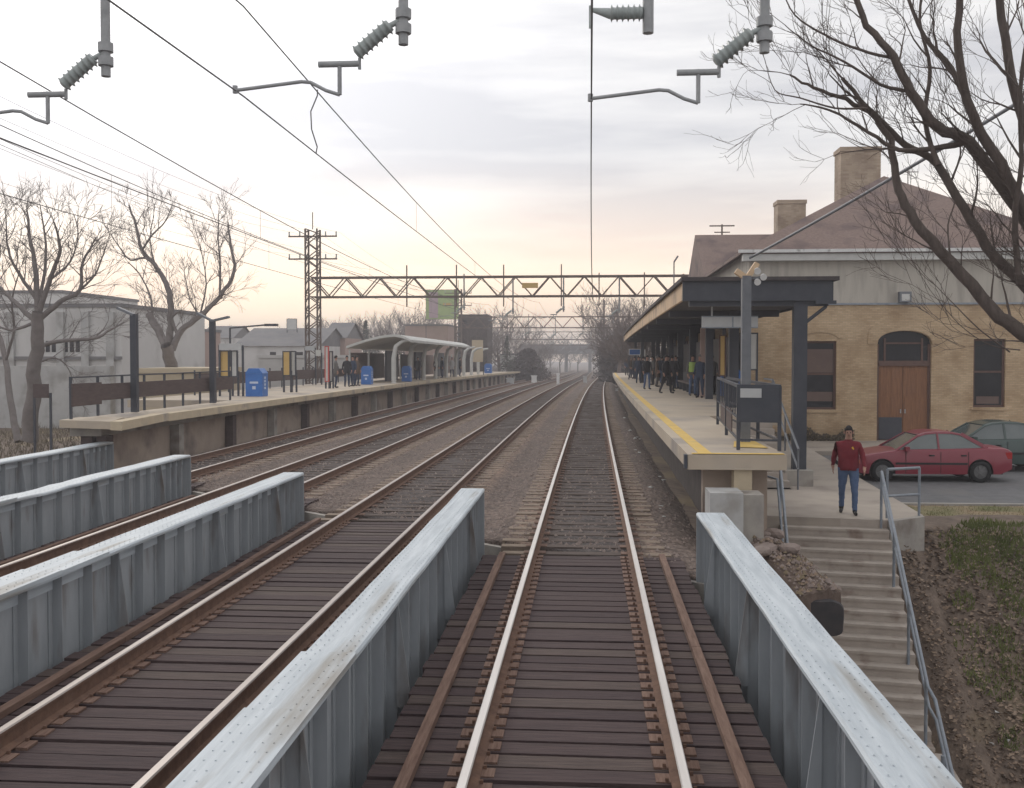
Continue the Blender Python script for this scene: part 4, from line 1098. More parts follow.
def vest(o):
    m_ = MB(); m_.smooth = True; rows = []
    for z, w, d_ in ((1.02, .19, .15), (1.2, .19, .155), (1.34, .205, .155), (1.44, .15, .12)):
        rows.append([Vector((math.cos(a)*w, math.sin(a)*d_, z)) for a in [2*math.pi*k/16 for k in range(16)]])
    m_.grid(rows, True); m_.build('vest', 'hi_vis', o, world=False)
def bag(o):
    m_ = MB(); m_.box(.24, .32, -.20, .14, .52, .78); m_.build('bag', 'coat_black', o, world=False)
crowd = [
 (692.5, 396, .3, 'person in a lime reflective vest standing at the middle of the right platform', 'coat_grey', 'denim', 'hair', .86, .1, vest),
 (700, 398, -.6, 'person in a long dark navy coat beside the one in the lime vest', 'coat_navy', 'coat_navy', 'hair_grey', .45, 0, None),
 (672, 391.5, 2.6, 'person in a black coat standing closest to the platform bench', 'coat_black', 'coat_black', 'hair', .6, .2, None),
 (666, 393.5, .8, 'person in black striding near the front of the waiting crowd', 'coat_black', 'coat_black', 'hair', .6, .8, None),
 (657, 387, 1.5, 'person in a brown coat among the waiting crowd', 'coat_brown', 'coat_grey', 'hair_grey', .55, .1, None),
 (652.5, 385, -1.2, 'person in a grey coat behind the blue-jeaned passenger', 'coat_grey', 'coat_black', 'hair', .7, 0, None),
 (647, 389.5, .4, 'passenger in black jacket and blue jeans nearest the yellow line', 'coat_black', 'denim', 'hair', .86, .3, None),
 (643, 383, 2.2, 'tall person in a charcoal coat behind the passenger in blue jeans', 'coat_black', 'coat_black', 'hair', .5, 0, None),
 (638.5, 383.5, .2, 'person in a navy jacket and dark trousers under the far canopy', 'coat_navy', 'denim_dark', 'hair', .86, .2, None),
 (634.5, 379, -.7, 'person in black beside the small blue and white sign', 'coat_black', 'denim_dark', 'hair', .7, 0, None),
 (631, 378, .9, 'person in a brown jacket beside the small blue and white sign', 'coat_brown', 'denim_dark', 'hair_grey', .8, 0, None),
 (626.5, 375.5, .5, 'small dark figure standing farthest along the right platform', 'coat_navy', 'coat_black', 'hair', .8, 0, None),
 (662, 383, 1.9, 'person in a navy coat half hidden among the crowd on the right platform', 'coat_navy', 'coat_black', 'hair', .6, 0, None),
 (659, 384, .2, 'person in a navy jacket left of the one in brown under the canopy', 'coat_navy', 'denim', 'hair', .86, .2, None),
 (668, 386, 1.2, 'person in a charcoal coat between the crowd and the bench', 'coat_grey', 'coat_black', 'hair', .5, 0, None),
 (676, 389, -1.0, 'person in dark jacket standing by the bench end', 'coat_black', 'denim_dark', 'hair', .86, 0, None),
 (641, 381, .1, 'passenger in a brown coat near the blue and white sign', 'coat_brown', 'denim_dark', 'hair', .8, 0, None),
 (712, 394, -.3, 'person in a grey jacket beside the brown pillar under the canopy', 'coat_grey', 'coat_black', 'hair', .8, 0, None),
]
for px, py, f, lab, tp, lg, hr, hem, st, ex in crowd:
    c = G(px, py, 1.2); c = G(px, py, 1.216+gz(c.y)); c = G(px, py, 1.216+gz(c.y))
    person(c, f, lab, tp, lg, hr, hem, st, (.1, .2), extra=ex if ex else (bag if int(px) % 3 == 0 else None), scale=1.0)
crowdL = [
 (347, 387, .4, 'person in black beside the blue bin next to the pale shelter', 'coat_black'), (353, 386.5, -.5, 'person in a white-collared dark coat left of the blue bin by the shelter', 'coat_navy'),
 (357, 386, 1.2, 'person in brown directly left of the blue bin by the shelter', 'coat_brown'), (336, 388, 2, 'person in grey standing alone left of the shelter crowd', 'coat_grey'),
 (418, 380, .4, 'person in black under the middle of the pale shelter', 'coat_black'), (436, 378.5, .9, 'person in grey under the far half of the shelter', 'coat_grey'),
 (442, 378, -.9, 'person in navy under the far half of the shelter', 'coat_navy'), (452, 377, .1, 'person in a pale coat near the far end of the shelter', 'coat_white'),
 (460, 376.5, 1.9, 'dark figure at the far end of the shelter', 'coat_black')]
for px, py, f, lab, tp in crowdL:
    c = G(px, py, 1.2); c = G(px, py, 1.216+gz(c.y)); c = G(px, py, 1.216+gz(c.y))
    person(c, f, lab, tp, 'denim_dark', 'hair', .7, .1, (0, .1))
# ------------------------------------------------------------------ trees
def sprout(mb, p, d, r, Ln, depth, rng, up=.12, n=4, spread=.75, kids=3, wig=.16, rmin=.006):
    seg = 4; pts = [p.copy()]; rs = [r]; dd = d.normalized(); q = p.copy()
    for i in range(seg):
        dd = (dd+Vector((rng.gauss(0, wig), rng.gauss(0, wig), rng.gauss(0, wig)+up*.5))).normalized()
        q = q+dd*(Ln/seg); pts.append(q.copy()); rs.append(max(rmin, r*(1-.55*(i+1)/seg)) if depth else max(rmin*.6, r*(1-.8*(i+1)/seg)))
    mb.tube(pts, rs, n if depth > 1 else 3, cap=False)
    if depth <= 0: return
    for k in range(kids):
        i = rng.choice((1, 2, 3, 4, 4)) if k else 4
        base = pts[i]; bd = (pts[i]-pts[i-1]).normalized()
        sd = Vector((rng.gauss(0, 1), rng.gauss(0, 1), rng.gauss(0, 1))); sd = (sd-bd*sd.dot(bd)).normalized()
        nd = (bd+sd*rng.uniform(.35, spread)+Vector((0, 0, up))).normalized()
        sprout(mb, base, nd, rs[i]*rng.uniform(.55, .78), Ln*rng.uniform(.55, .85), depth-1, rng, up, n, spread, kids, wig, rmin)
def traced_tree(name, label, cat, base, limbs, Y, seed, mat, mat2, twig=(1.2, 3), spacing=.6, up=.12, jitter=.6, bias=None, rmin=.006, group=None, kids=3):
    rng = random.Random(seed); t = thing(name, label, cat, base, 0, group)
    tr = MB(); cr = MB()
    for li, (pts, r0, r1) in enumerate(limbs):
        dy = rng.uniform(-jitter, jitter)
        W_ = [P(px, py, Y+dy*(i/max(1, len(pts)-1))*3) for i, (px, py) in enumerate(pts)]
        # refine
        F_ = []
        for i in range(len(W_)-1):
            a, b = W_[i], W_[i+1]; a0 = W_[i-1] if i else a; b1 = W_[i+2] if i+2 < len(W_) else b
            for k in range(4):
                s = k/4; F_.append(.5*((2*a)+(b-a0)*s+(2*a0-5*a+4*b-b1)*s*s+(3*a-a0-3*b+b1)*s**3)+Vector((rng.gauss(0, 1), rng.gauss(0, 1), rng.gauss(0, 1)))*r0*.10)
        F_.append(W_[-1]); n = len(F_); rs = [lerp(r0, r1, i/(n-1)) for i in range(n)]
        (tr if r0 > .1 else cr).tube(F_, rs, 9 if r0 > .1 else 6, cap=False)
        acc = 0
        for i in range(1, n):
            acc += (F_[i]-F_[i-1]).length
            if (acc > spacing and rs[i] < r0*.95 and li > 0) or i == n-1:
                acc = 0
                bd = (F_[i]-F_[i-1]).normalized(); sd = Vector((rng.gauss(0, 1), rng.gauss(0, .8), rng.gauss(0, 1)))
                if bias: sd += Vector(bias)
                sd = (sd-bd*sd.dot(bd)).normalized()
                nd = (bd*.7+sd*rng.uniform(.4, .9)+Vector((0, 0, up*2))).normalized()
                Lr = twig[0]*rng.uniform(.6, 1.2)*(.55 if i == n-1 and Y > 30 else 1)
                sprout(cr, F_[i], nd if i < n-1 else bd, max(rmin*1.5, min(rs[i]*.6, .02*Lr*1.6)), Lr, twig[1], rng, up, kids=kids, rmin=rmin, wig=.10 if Y > 30 else .13)
    tr.build('trunk', mat, t); cr.build('crown', mat2, t)
    return t
near = [
 ([(1150, 760), (1130, 600), (1105, 470), (1085, 385)], .30, .24),
 ([(1088, 395), (1060, 358), (1024, 333), (991, 308), (951, 262), (915, 221), (898, 188), (889, 140), (868, 108), (842, 78)], .19, .035),
 ([(1086, 390), (1055, 325), (1024, 284), (995, 257), (964, 209), (938, 165), (905, 145), (878, 118), (845, 100), (815, 88), (790, 75)], .15, .02),
 ([(1085, 385), (1050, 270), (1012, 200), (969, 142), (938, 128), (911, 92), (893, 58), (868, 25), (850, -15)], .17, .05),
 ([(1085, 380), (1040, 240), (1009, 180), (973, 116), (958, 50), (962, -20)], .15, .06),
 ([(1085, 380), (1060, 260), (1032, 150), (1012, 80), (1000, 0), (990, -40)], .14, .06),
 ([(973, 116), (951, 68), (924, 36), (905, -10)], .07, .03),
 ([(969, 142), (935, 148), (900, 150), (868, 132), (830, 110), (800, 104)], .07, .012),
 ([(893, 58), (860, 50), (825, 35), (795, 15), (782, -10)], .035, .010),
 ([(911, 92), (880, 84), (845, 62), (810, 45), (785, 25)], .04, .008),
 ([(868, 108), (835, 108), (800, 98), (775, 90), (765, 60)], .025, .006),
 ([(938, 165), (925, 120), (930, 70), (920, 20), (925, -30)], .06, .02),
 ([(1020, 284), (1015, 220), (1022, 160), (1020, 90), (1030, 20)], .07, .03),
 ([(951, 262), (948, 225), (955, 195), (940, 150)], .02, .008),
 ([(1010, 352), (980, 330), (950, 300), (925, 275)], .018, .005),
 ([(1020, 350), (990, 345), (960, 325), (930, 290)], .014, .005)]
base = Vector((9.6, 17.5, ground_z(9.6, 17.5)))
t = traced_tree('bare_tree', 'large bare tree leaning in over the bank, in front of the station roof', 'tree', P(1150, 760, 17.5), [(p_, a_*.80, b_*.85) for p_, a_, b_ in near], 17.5, 11, 'bark', 'bark', twig=(.78, 3), spacing=.50, up=.10, jitter=.35, bias=(-.9, 0, .5), rmin=.0045)
mb = MB(); q = P(1150, 760, 17.5); mb.tube([q+Vector((.1, 0, -2.6)), q+Vector((.03, 0, -.8)), q], [.42, .32, .30], 10); mb.build('root_flare', 'bark', t)

l1 = [([(30, 440), (32, 400), (36, 350), (38, 312)], .34, .22),
 ([(38, 316), (36, 275), (30, 235), (27, 210)], .14, .03), ([(38, 316), (50, 280), (60, 250), (54, 222)], .13, .03), ([(38, 320), (60, 302), (80, 290), (83, 262), (96, 238)], .13, .03),
 ([(36, 322), (15, 302), (0, 288), (-22, 268)], .12, .04), ([(34, 348), (60, 341), (95, 338), (110, 330), (124, 322)], .10, .03), ([(37, 300), (20, 275), (8, 250), (6, 216)], .09, .02),
 ([(34, 365), (52, 358), (66, 365), (76, 388)], .05, .01), ([(38, 305), (46, 262), (44, 228), (40, 205)], .08, .02), ([(80, 290), (95, 275), (103, 255), (108, 240)], .05, .015), ([(36, 322), (10, 330), (-15, 320)], .08, .02), ([(50, 280), (70, 262), (78, 235), (74, 215)], .05, .015)]
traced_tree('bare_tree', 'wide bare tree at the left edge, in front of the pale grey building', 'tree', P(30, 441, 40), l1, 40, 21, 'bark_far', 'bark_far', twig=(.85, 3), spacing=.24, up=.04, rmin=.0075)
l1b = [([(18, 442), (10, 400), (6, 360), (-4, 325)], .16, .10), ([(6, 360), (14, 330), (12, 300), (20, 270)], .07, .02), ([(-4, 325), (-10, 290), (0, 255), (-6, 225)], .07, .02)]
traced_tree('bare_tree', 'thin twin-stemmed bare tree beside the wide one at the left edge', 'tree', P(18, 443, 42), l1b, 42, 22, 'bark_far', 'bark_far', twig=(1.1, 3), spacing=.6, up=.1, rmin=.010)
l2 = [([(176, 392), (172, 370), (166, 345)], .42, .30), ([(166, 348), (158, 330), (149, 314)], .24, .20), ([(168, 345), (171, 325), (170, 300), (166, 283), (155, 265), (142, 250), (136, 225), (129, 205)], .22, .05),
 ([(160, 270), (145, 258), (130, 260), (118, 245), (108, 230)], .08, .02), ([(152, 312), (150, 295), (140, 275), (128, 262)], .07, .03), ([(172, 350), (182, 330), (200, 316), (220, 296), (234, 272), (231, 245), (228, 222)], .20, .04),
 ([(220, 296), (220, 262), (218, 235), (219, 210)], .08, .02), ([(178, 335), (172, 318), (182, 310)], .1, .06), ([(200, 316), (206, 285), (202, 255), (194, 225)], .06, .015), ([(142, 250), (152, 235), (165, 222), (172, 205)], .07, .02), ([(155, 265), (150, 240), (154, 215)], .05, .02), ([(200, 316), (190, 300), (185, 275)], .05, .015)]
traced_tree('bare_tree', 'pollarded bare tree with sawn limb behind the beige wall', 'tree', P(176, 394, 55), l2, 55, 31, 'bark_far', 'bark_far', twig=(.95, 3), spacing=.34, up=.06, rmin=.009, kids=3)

# hazy trees of the background
def tree_proto(seed, H, name='background_tree'):
    rng = random.Random(seed); t = thing(name, 'x', 'tree', (0, 0, 0)); tr = MB(); cr = MB()
    pts = [Vector((0, 0, -.5)), Vector((rng.gauss(0, .1), 0, H*.15)), Vector((rng.gauss(0, .25), rng.gauss(0, .2), H*.35)), Vector((rng.gauss(0, .4), rng.gauss(0, .2), H*.55))]
    tr.tube(pts, [.26, .2, .16, .1], 6, cap=False)
    for k in range(11):
        a = k*2.4+rng.uniform(-.3, .3); z = H*rng.uniform(.16, .55); s = z/(H*.55); p = lerp(pts[1], pts[3], s)
        d = Vector((math.cos(a), math.sin(a), rng.uniform(.5, 1.5)))
        sprout(cr, p, d, .09, H*rng.uniform(.22, .34), 4, rng, .14, 3, .8, 3, .16, .020)
    tr.build('trunk', 'bark_hazy', t, world=False); cr.build('crown', 'bark_hazy', t, world=False)
    return t
protos = [tree_proto(61, 9), tree_proto(62, 9), tree_proto(63, 9)]
def conifer():
    rng = random.Random(5); t = thing('evergreen_tree', 'x', 'tree', (0, 0, 0)); mb = MB(); mb.tube([(0, 0, -.5), (0, 0, 9)], [.2, .03], 6, cap=False); mb.build('trunk', 'bark_hazy', t, world=False)
    mb = MB()
    for k in range(900):
        z = rng.uniform(1, 9); r = (9.3-z)*.27*rng.uniform(.4, 1.1); a = rng.uniform(0, 6.28); c = Vector((math.cos(a)*r, math.sin(a)*r, z-.2*r)); s = rng.uniform(.12, .3)
        u = Vector((math.cos(a), math.sin(a), -.4))*s; w = Vector((-math.sin(a), math.cos(a), .2))*s*.6; mb.face([c-u, c-w, c+u, c+w])
    mb.build('crown', 'conifer', t, world=False); return t
M('conifer', (.04, .05, .04), (.08, .09, .065), 2, .95)
con = conifer()
spots = []
rng = random.Random(77)
for (px, Y, h) in ((405, 150, 12), (425, 190, 13), (500, 170, 13), (486, 210, 12), (350, 150, 10), (368, 190, 12), (515, 230, 14), (330, 200, 11), (305, 170, 8), (285, 190, 8), (262, 170, 7), (240, 160, 6), (620, 125, 12), (634, 108, 10), (612, 160, 12), (645, 92, 8), (626, 190, 15), (600, 300, 13), (578, 340, 10), (560, 330, 12), (545, 280, 11),
   (530, 260, 10), (440, 240, 15), (460, 260, 14), (472, 200, 11), (390, 230, 14), (345, 240, 13), (655, 84, 8), (606, 240, 13), (220, 120, 6), (200, 110, 6), (478, 150, 8), (538, 200, 8), (590, 420, 12), (570, 430, 12), (550, 400, 13), (520, 380, 15), (495, 360, 16), (468, 340, 16), (440, 330, 16), (410, 330, 16), (380, 330, 16), (350, 330, 15), (320, 320, 14), (290, 310, 13), (260, 300, 12), (230, 290, 12), (200, 280, 12), (620, 330, 18), (650, 300, 16), (150, 270, 12), (100, 260, 12), (60, 240, 12)):
    spots.append((px, Y, h))
words = 'behind the left shelter|beside the green billboard|near the far overpass|beyond the dark roofs|past the end of the right platform'.split('|')
for i, (px, Y, h) in enumerate(spots):
    src = protos[i % 3]; o = src if i < 3 else copy_tree(src)
    c = P(px, 360, Y); o.location = (c.x, Y, base_z(c.x, Y)-.2); s = h/10.5; o.scale = (s*1.15, s*1.15, s); o.rotation_euler = (0, 0, rng.uniform(0, 6.28))
    w = words[4] if px > 600 else words[2] if px > 525 else words[1] if px > 430 else words[0] if px > 325 else words[3]
    o['label'] = 'hazy bare tree standing '+w; o['group'] = 'hazy bare trees '+w
for i, (px, Y, h) in enumerate(((366, 140, 9.5), (507, 145, 7), (375, 150, 7))):
    o = con if i == 0 else copy_tree(con); c = P(px, 360, Y); o.location = (c.x, Y, base_z(c.x, Y)); s = h/9; o.scale = (s, s, s)
    o['label'] = ['tall dark evergreen above the left shelter roof', 'squat dark evergreen between the billboard and the tracks', 'shorter dark evergreen just right of the tall one above the shelter'][i]; o['group'] = 'evergreens behind the left platform'
def bush(name, label, px, Y, W_, H_, seed, mat='scrub', base=None, n=2500, D_=None):
    rng = random.Random(seed); mb = MB(); c = P(px, 360, Y); z0 = base if base is not None else base_z(c.x, Y); D_ = D_ or W_
    for k in range(n):
        a = rng.uniform(0, 6.28); u = rng.random()**.45; z = rng.random(); w = math.sqrt(max(0, 1-z*z))*(1+.3*math.sin(3*a+seed)+.2*math.sin(7*z+a))
        p = Vector((c.x+math.cos(a)*u*w*W_/2, Y+math.sin(a)*u*w*D_/2, z0+z*H_)); s = rng.uniform(.06, .2)*H_/4
        q = Vector((rng.gauss(0, 1), rng.gauss(0, 1), rng.gauss(0, 1))).normalized(); r = q.orthogonal().normalized(); mb.face([p-q*s, p-r*s*.5, p+q*s, p+r*s*.5])
    return tag(mb.build(name, mat), label, 'bush')
M('bush_dark', (.055, .043, .042), (.10, .08, .075), 2, .95)
tag(bush('bush', 'dense dark bush between the left platform end and the far tracks', 528, 152, 5.5, 5.2, 3, 'bush_dark', n=5000), group='dark lineside bushes')
tag(bush('bush', 'low dark bush just left of the dense one at the left platform end', 512, 165, 4, 3.5, 4, 'bush_dark'), group='dark lineside bushes')
tag(bush('bush', 'tall dark thicket beyond the canopy of the right platform', 622, 140, 6, 8, 5, 'bush_dark', n=6000), group='dark lineside bushes')
tag(bush('bush', 'dark thicket right of the utility pole beside the far tracks', 610, 180, 6, 6.5, 6, 'bush_dark', n=3000), group='dark lineside bushes')
mb = MB(); rng = random.Random(9)
for k in range(9000):
    x = rng.uniform(-30, -13.8); Y = rng.uniform(27.7, 60); z = ground_z(x, Y); h = rng.uniform(.1, .6)*(.5+.5*abs(hn(x, Y))); c = Vector((x, Y, z)); w = Vector((.02, 0, 0)); d = Vector((rng.uniform(-.2, .2), rng.uniform(-.2, .2), h)); mb.face([c-w, c+w, c+d])
tag(mb.build('undergrowth', 'scrub'), 'dry brown scrub beside the left platform end', 'scrub', kind='stuff')
mb = MB()
for k in range(14000):
    Y = rng.uniform(135, 420); s_ = rng.choice((-1, 1)); x = (rng.uniform(-60, -17) if s_ < 0 else rng.uniform(5, 40))+off(Y); z = base_z(x, Y); h = rng.uniform(.5, 3.2); c = Vector((x, Y, z)); w = Vector((.09, 0, 0)); d = Vector((rng.uniform(-1, 1), 0, h)); mb.face([c-w, c+w, c+d])
tag(mb.build('undergrowth', 'bark_hazy'), 'hazy brown brush along both sides of the far tracks', 'brush', kind='stuff')

# ------------------------------------------------------------------ left platform
LE = -12.05
t = thing('station_platform', 'concrete high platform with tan edge and brown supports, left of the tracks', 'platform', (LE, 24, -.5), 0, 'platforms of the station')
mb = MB(); strip(mb, -13.6, LE-.35, 1.02, 1.215, 26.0, 37); mb.prism([(-13.45, 24.7), (-11.85, 24.2), (LE-.35+.05, 25.99), (-13.6, 25.99)], lambda u, v, w: (u, v, w), 1.02, 1.216); strip(mb, -17.6, LE-.35, .94, 1.217, 37, 150); mb.build('deck', 'platform_top', t)
mb = MB(); mb.prism([(-11.849, 24.2), (-11.5, 24.1), (LE+.08, 27.99), (LE-.30, 27.99)], lambda u, v, w: (u, v, w), 1.0, 1.2225); strip(mb, LE-.348, LE, 1.0, 1.222, 28, 150); mb.build('platform_edge', 'platform_edge', t)
mb = MB(); strip(mb, -13.5, LE-.6, .78, .998, 25.2, 150, 3); mb.build('beam', 'concrete', t)
mb = MB(); strip(mb, LE-.9, LE-.8, -.5, .778, 26, 150, 3); mb.build('back_panel', 'tan_panel', t)
for k in range(26):
    Yp = 25.3+k*4.6; o_ = off(Yp); g_ = gz(Yp)
    mb = MB(); mb.box(LE-.78+o_, LE-.50+o_, Yp, Yp+.36, -.7+g_, .778+g_); mb.build('pier', 'concrete' if k % 2 else 'brown_board', t)
mb = MB(); mb.box(-13.2, -12.9, 25.3, 25.6, -1.0, .779); mb.build('pier', 'brown_board', t)
# railing along the back of the narrow part
t = thing('platform_railing', 'brown board railing along the back of the left platform end', 'railing', (-13.4, 26, 1.2))
for k in range(9):
    Y = 25.1+k*1.4; x = -13.35+.02*k; mb = MB(); mb.box(x-.03, x+.03, Y-.03, Y+.03, 1.216, 2.32); mb.build('post', 'dark_paint', t)
mb = MB(); mb.bar((-13.35, 25.1, 2.30), (-13.17, 36.4, 2.30), .04, .04); mb.build('top_rail', 'dark_paint', t)
mb = MB(); mb.bar((-13.31, 26.6, 1.86), (-13.13, 36.4, 1.86), .03, .46); mb.build('board', 'brown_board', t)
mb = MB(); mb.bar((-13.29, 25.05, 1.84), (-13.27, 26.56, 1.84), .05, .6); mb.build('end_board', 'brown_board', t)
t = thing('platform_railing', 'brown board railing farther along the left platform, past the first blue bin', 'railing', (-16, 44, 1.2))
for k in range(14):
    Y = 42+k*2; mb = MB(); mb.box(-17.03+off(Y), -16.97+off(Y), Y-.03, Y+.03, 1.216+gz(Y), 2.3+gz(Y)); mb.build('post', 'dark_paint', t)
mb = MB(); strip(mb, -17.0, -16.95, 1.6, 2.15, 42, 68); mb.build('board', 'brown_board', t)
# lamps
def lampL(px, pyb, pyt, arms, label):
    c = G(px, pyb, 1.216); w = .09; zt = P(px, pyt, c.y).z
    t = thing('platform_lamp_post', label, 'lamp post', c, 0, 'lamp posts on the left platform')
    mb = MB(); mb.box(c.x-w, c.x+w, c.y-w, c.y+w, c.z, zt); mb.build('post', 'dark_paint', t)
    for (ax, ay) in arms:
        e = P(ax, ay, c.y); mb = MB(); mb.bar((c.x, c.y, zt-.03), e, .2, .07); mb.build('lamp_head', 'post_grey', t)
lampL(135, 412, 314, [(118, 308)], 'square dark lamp post with one arm, nearest the left platform end')
lampL(213, 403, 320, [(197, 313), (229, 317)], 'square dark lamp post with two arms beside the first name sign')
# blue bins
def bin_(px, pyb, w, h, label):
    c = G(px, pyb, 1.2); c = G(px, pyb, 1.217+gz(c.y)); t = thing('newspaper_box', label, 'bin', c, 0, 'blue boxes on the platforms')
    mb = MB(); mb.box(c.x-w/2, c.x+w/2, c.y, c.y+w, c.z, c.z+h*.80); mb.build('body', 'blue_bin', t)
    mb = MB(); mb.prism([(c.x-w/2-.02, c.z+h*.802), (c.x+w/2+.02, c.z+h*.802), (c.x+w*.3, c.z+h*.98), (c.x-w*.3, c.z+h*.98)], lambda u, v, q: (u, q, v), c.y-.02, c.y+w+.02); mb.build('lid', 'blue_bin', t)
    mb = MB(); mb.box(c.x-w*.25, c.x+w*.25, c.y-.004, c.y-.001, c.z+h*.45, c.z+h*.52); mb.box(c.x-w*.1, c.x+w*.1, c.y-.004, c.y-.001, c.z+h*.25, c.z+h*.36)
    for i in range(4): mb.box(c.x+w/2+.001, c.x+w/2+.004, c.y+w*.35, c.y+w*.6, c.z+h*(.25+.12*i), c.z+h*(.33+.12*i))
    mb.build('marking', 'bin_mark', t)
bin_(254, 396.5, .72, 1.2, 'large blue box with white marks, first one along the left platform')
bin_(366, 384.5, .62, 1.15, 'blue box between the waiting people and the pale shelter column')
bin_(406, 381.5, .62, 1.1, 'blue box under the pale shelter')
bin_(488, 373.3, .8, 1.1, 'small blue box near the far end of the left platform')
bin_(731, 396, .8, 1.25, 'blue box under the canopy behind the platform end railing')
# sign boards
def board(name, label, Yb, x0, x1, y0, y1, mat, frame='dark_paint', posts=True, group=None, gzb=1.216, cat='sign'):
    a = P(x0, y0, Yb); b = P(x1, y1, Yb); t = thing(name, label, cat, ((a.x+b.x)/2, Yb, b.z), 0, group)
    mb = MB(); mb.box(a.x, b.x, Yb, Yb+.08, b.z, a.z); mb.build('board', mat, t)
    if frame:
        f = .05; mb = MB(); mb.box(a.x-f, a.x, Yb-.02, Yb+.1, b.z-f, a.z+f); mb.box(b.x, b.x+f, Yb-.02, Yb+.1, b.z-f, a.z+f); mb.box(a.x, b.x, Yb-.02, Yb+.1, a.z, a.z+f); mb.box(a.x, b.x, Yb-.02, Yb+.1, b.z-f, b.z); mb.build('frame', frame, t)
    if posts:
        for x in (a.x-.03, b.x+.03): mb = MB(); mb.box(x-.04, x+.04, Yb+.1, Yb+.17, gzb+gz(Yb), b.z+.2 if posts == 1 else a.z+.1); mb.build('post', 'dark_paint', t)
    return t, a, b
board('name_sign', 'pale name board above the first pair of posters on the left platform', 41, 219, 241, 343.5, 350, 'sign_pale', None, 1)
board('poster', 'yellow poster under the first pale name board', 41.2, 220.5, 228, 351.5, 376, 'poster_yellow', 'dark_paint', 0, 'posters on the left platform')
board('poster', 'narrow white poster right of the first yellow one', 41.3, 232, 236.5, 351.5, 376, 'off_white', 'dark_paint', 1, 'posters on the left platform')
board('poster', 'yellow poster left of the lattice mast', 46, 283.5, 289.5, 352, 375, 'poster_yellow', 'dark_paint', 1, 'posters on the left platform')
board('poster', 'white poster beside the yellow one left of the lattice mast', 46.2, 291.5, 295, 352, 375, 'off_white', 'dark_paint', 1, 'posters on the left platform')
board('name_sign', 'small pale board on the lattice mast', 68, 305, 314.5, 346, 350.5, 'sign_pale', None, 1)
board('name_sign', 'small square white board just right of the lattice mast', 60, 315.5, 320.5, 350, 356, 'off_white', None, 1)
board('poster', 'white poster with red edge near the shelter', 52, 325.5, 328, 347, 381, 'off_white', 'poster_red', 1, 'posters on the left platform')
board('poster', 'narrow white poster beside the red-edged one', 52.3, 330, 332, 352, 381, 'off_white', 'dark_paint', 1, 'posters on the left platform')
board('name_sign', 'blue and white sign on a post past the crowd on the right platform', 78, 629.5, 640, 349.5, 354.5, 'blue_bin', 'white_paint', 1)
board('name_sign', 'white panel right of the blue and white sign under the far canopy', 77, 641.5, 645.5, 349.5, 356.5, 'white_paint', None, 1)
board('poster', 'tall yellow-orange panel under the canopy beside the station wall', 38, 720.5, 724.5, 336, 375, 'poster_yellow', 'trim_brown', 1, 'posters under the canopy')
board('poster', 'tall pale panel right of the yellow-orange one under the canopy', 38.5, 732, 736, 338, 362, 'sign_pale', 'dark_paint', 1, 'posters under the canopy')
board('poster', 'white panel with reddish band just behind the grey lamp post', 36, 751, 756.5, 334, 369, 'off_white', 'dark_paint', 1, 'posters under the canopy')
c = G(704.5, 397, 1.21)
mb = MB(); mb.box(c.x-.16, c.x+.16, c.y, c.y+.3, 1.216, 4.0)
tag(mb.build('timber_pillar', 'wall_rose'), 'brown pillar under the canopy next to the person in a long navy coat', 'pillar')
t = thing('bench', 'dark bench along the back of the right platform behind the crowd', 'bench', (4.9, 49, 1.1))
mb = MB(); mb.box(4.7, 5.2, 44, 52, 1.55, 1.62); mb.build('seat', 'brown_board', t); mb = MB(); mb.box(5.2, 5.26, 44, 52, 1.62, 2.05); mb.build('backrest', 'brown_board', t)
for k in range(5): mb = MB(); mb.box(4.75, 5.15, 44.2+k*1.85, 44.3+k*1.85, 1.15, 1.548); mb.build('leg', 'dark_paint', t)
t = thing('dark_backing', 'dark backing added behind the right platform for the shade under the canopy', 'dark_backing', (5.8, 50, 1.1))  # added dark wall of panes, stands in for the backlit gloom under the canopy
for k in range(12):
    Y = 40+k*4
    mb = MB(); x0 = 5.78+off(Y); mb.box(x0, x0+.04, Y+.06, Y+3.92, 2.0+gz(Y), 3.7+gz(Y)); mb.build('pane', 'glass_dark', t)
    mb = MB(); mb.box(x0-.03, x0+.07, Y+.06, Y+3.92, 1.15+gz(Y), 1.99+gz(Y)); mb.build('panel', 'dark_paint', t)
    mb = MB(); mb.box(x0-.05, x0+.09, Y-.06, Y+.05, 1.1+gz(Y), 4.3+gz(Y)); mb.build('post', 'dark_paint', t)

# left shelter
SY0, SY1 = 64, 93
a = P(346, 346, SY0); m_ = P(388, 335, SY0); b = P(411, 341, SY0)
t = thing('platform_shelter', 'pale curved-roof shelter with white columns on the left platform', 'shelter', (b.x, SY0, 1.1))
prof = []
for k in range(13):
    u = k/12; x = lerp(a.x, b.x, u); z = a.z+(m_.z-a.z)*math.sin(math.pi*min(1, u*1.0)*.62)/math.sin(math.pi*.62) if u < .8 else None
    if z is None: z = prof[-1][1]-.10*(k-9)*.6
    prof.append((x, z))
def sec(Y, dz): return [Vector((x+off(Y)-off(SY0), Y, z+dz+gz(Y)-gz(SY0))) for x, z in prof]
mb = MB(); rows = []
for k in range(13):
    Y = lerp(SY0, SY1, k/12); s1 = sec(Y, 0); s2 = sec(Y, -.16); rows.append(s1+s2[::-1])
mb.grid(rows, True); mb.face(rows[0][::-1]); mb.face(rows[-1]); mb.build('roof', 'roof_pale', t) if 'roof_pale' in MATS else None
M('roof_pale', (.50, .51, .49), (.60, .60, .58), .8, .7)
if t.children == (): mb.build('roof', 'roof_pale', t)
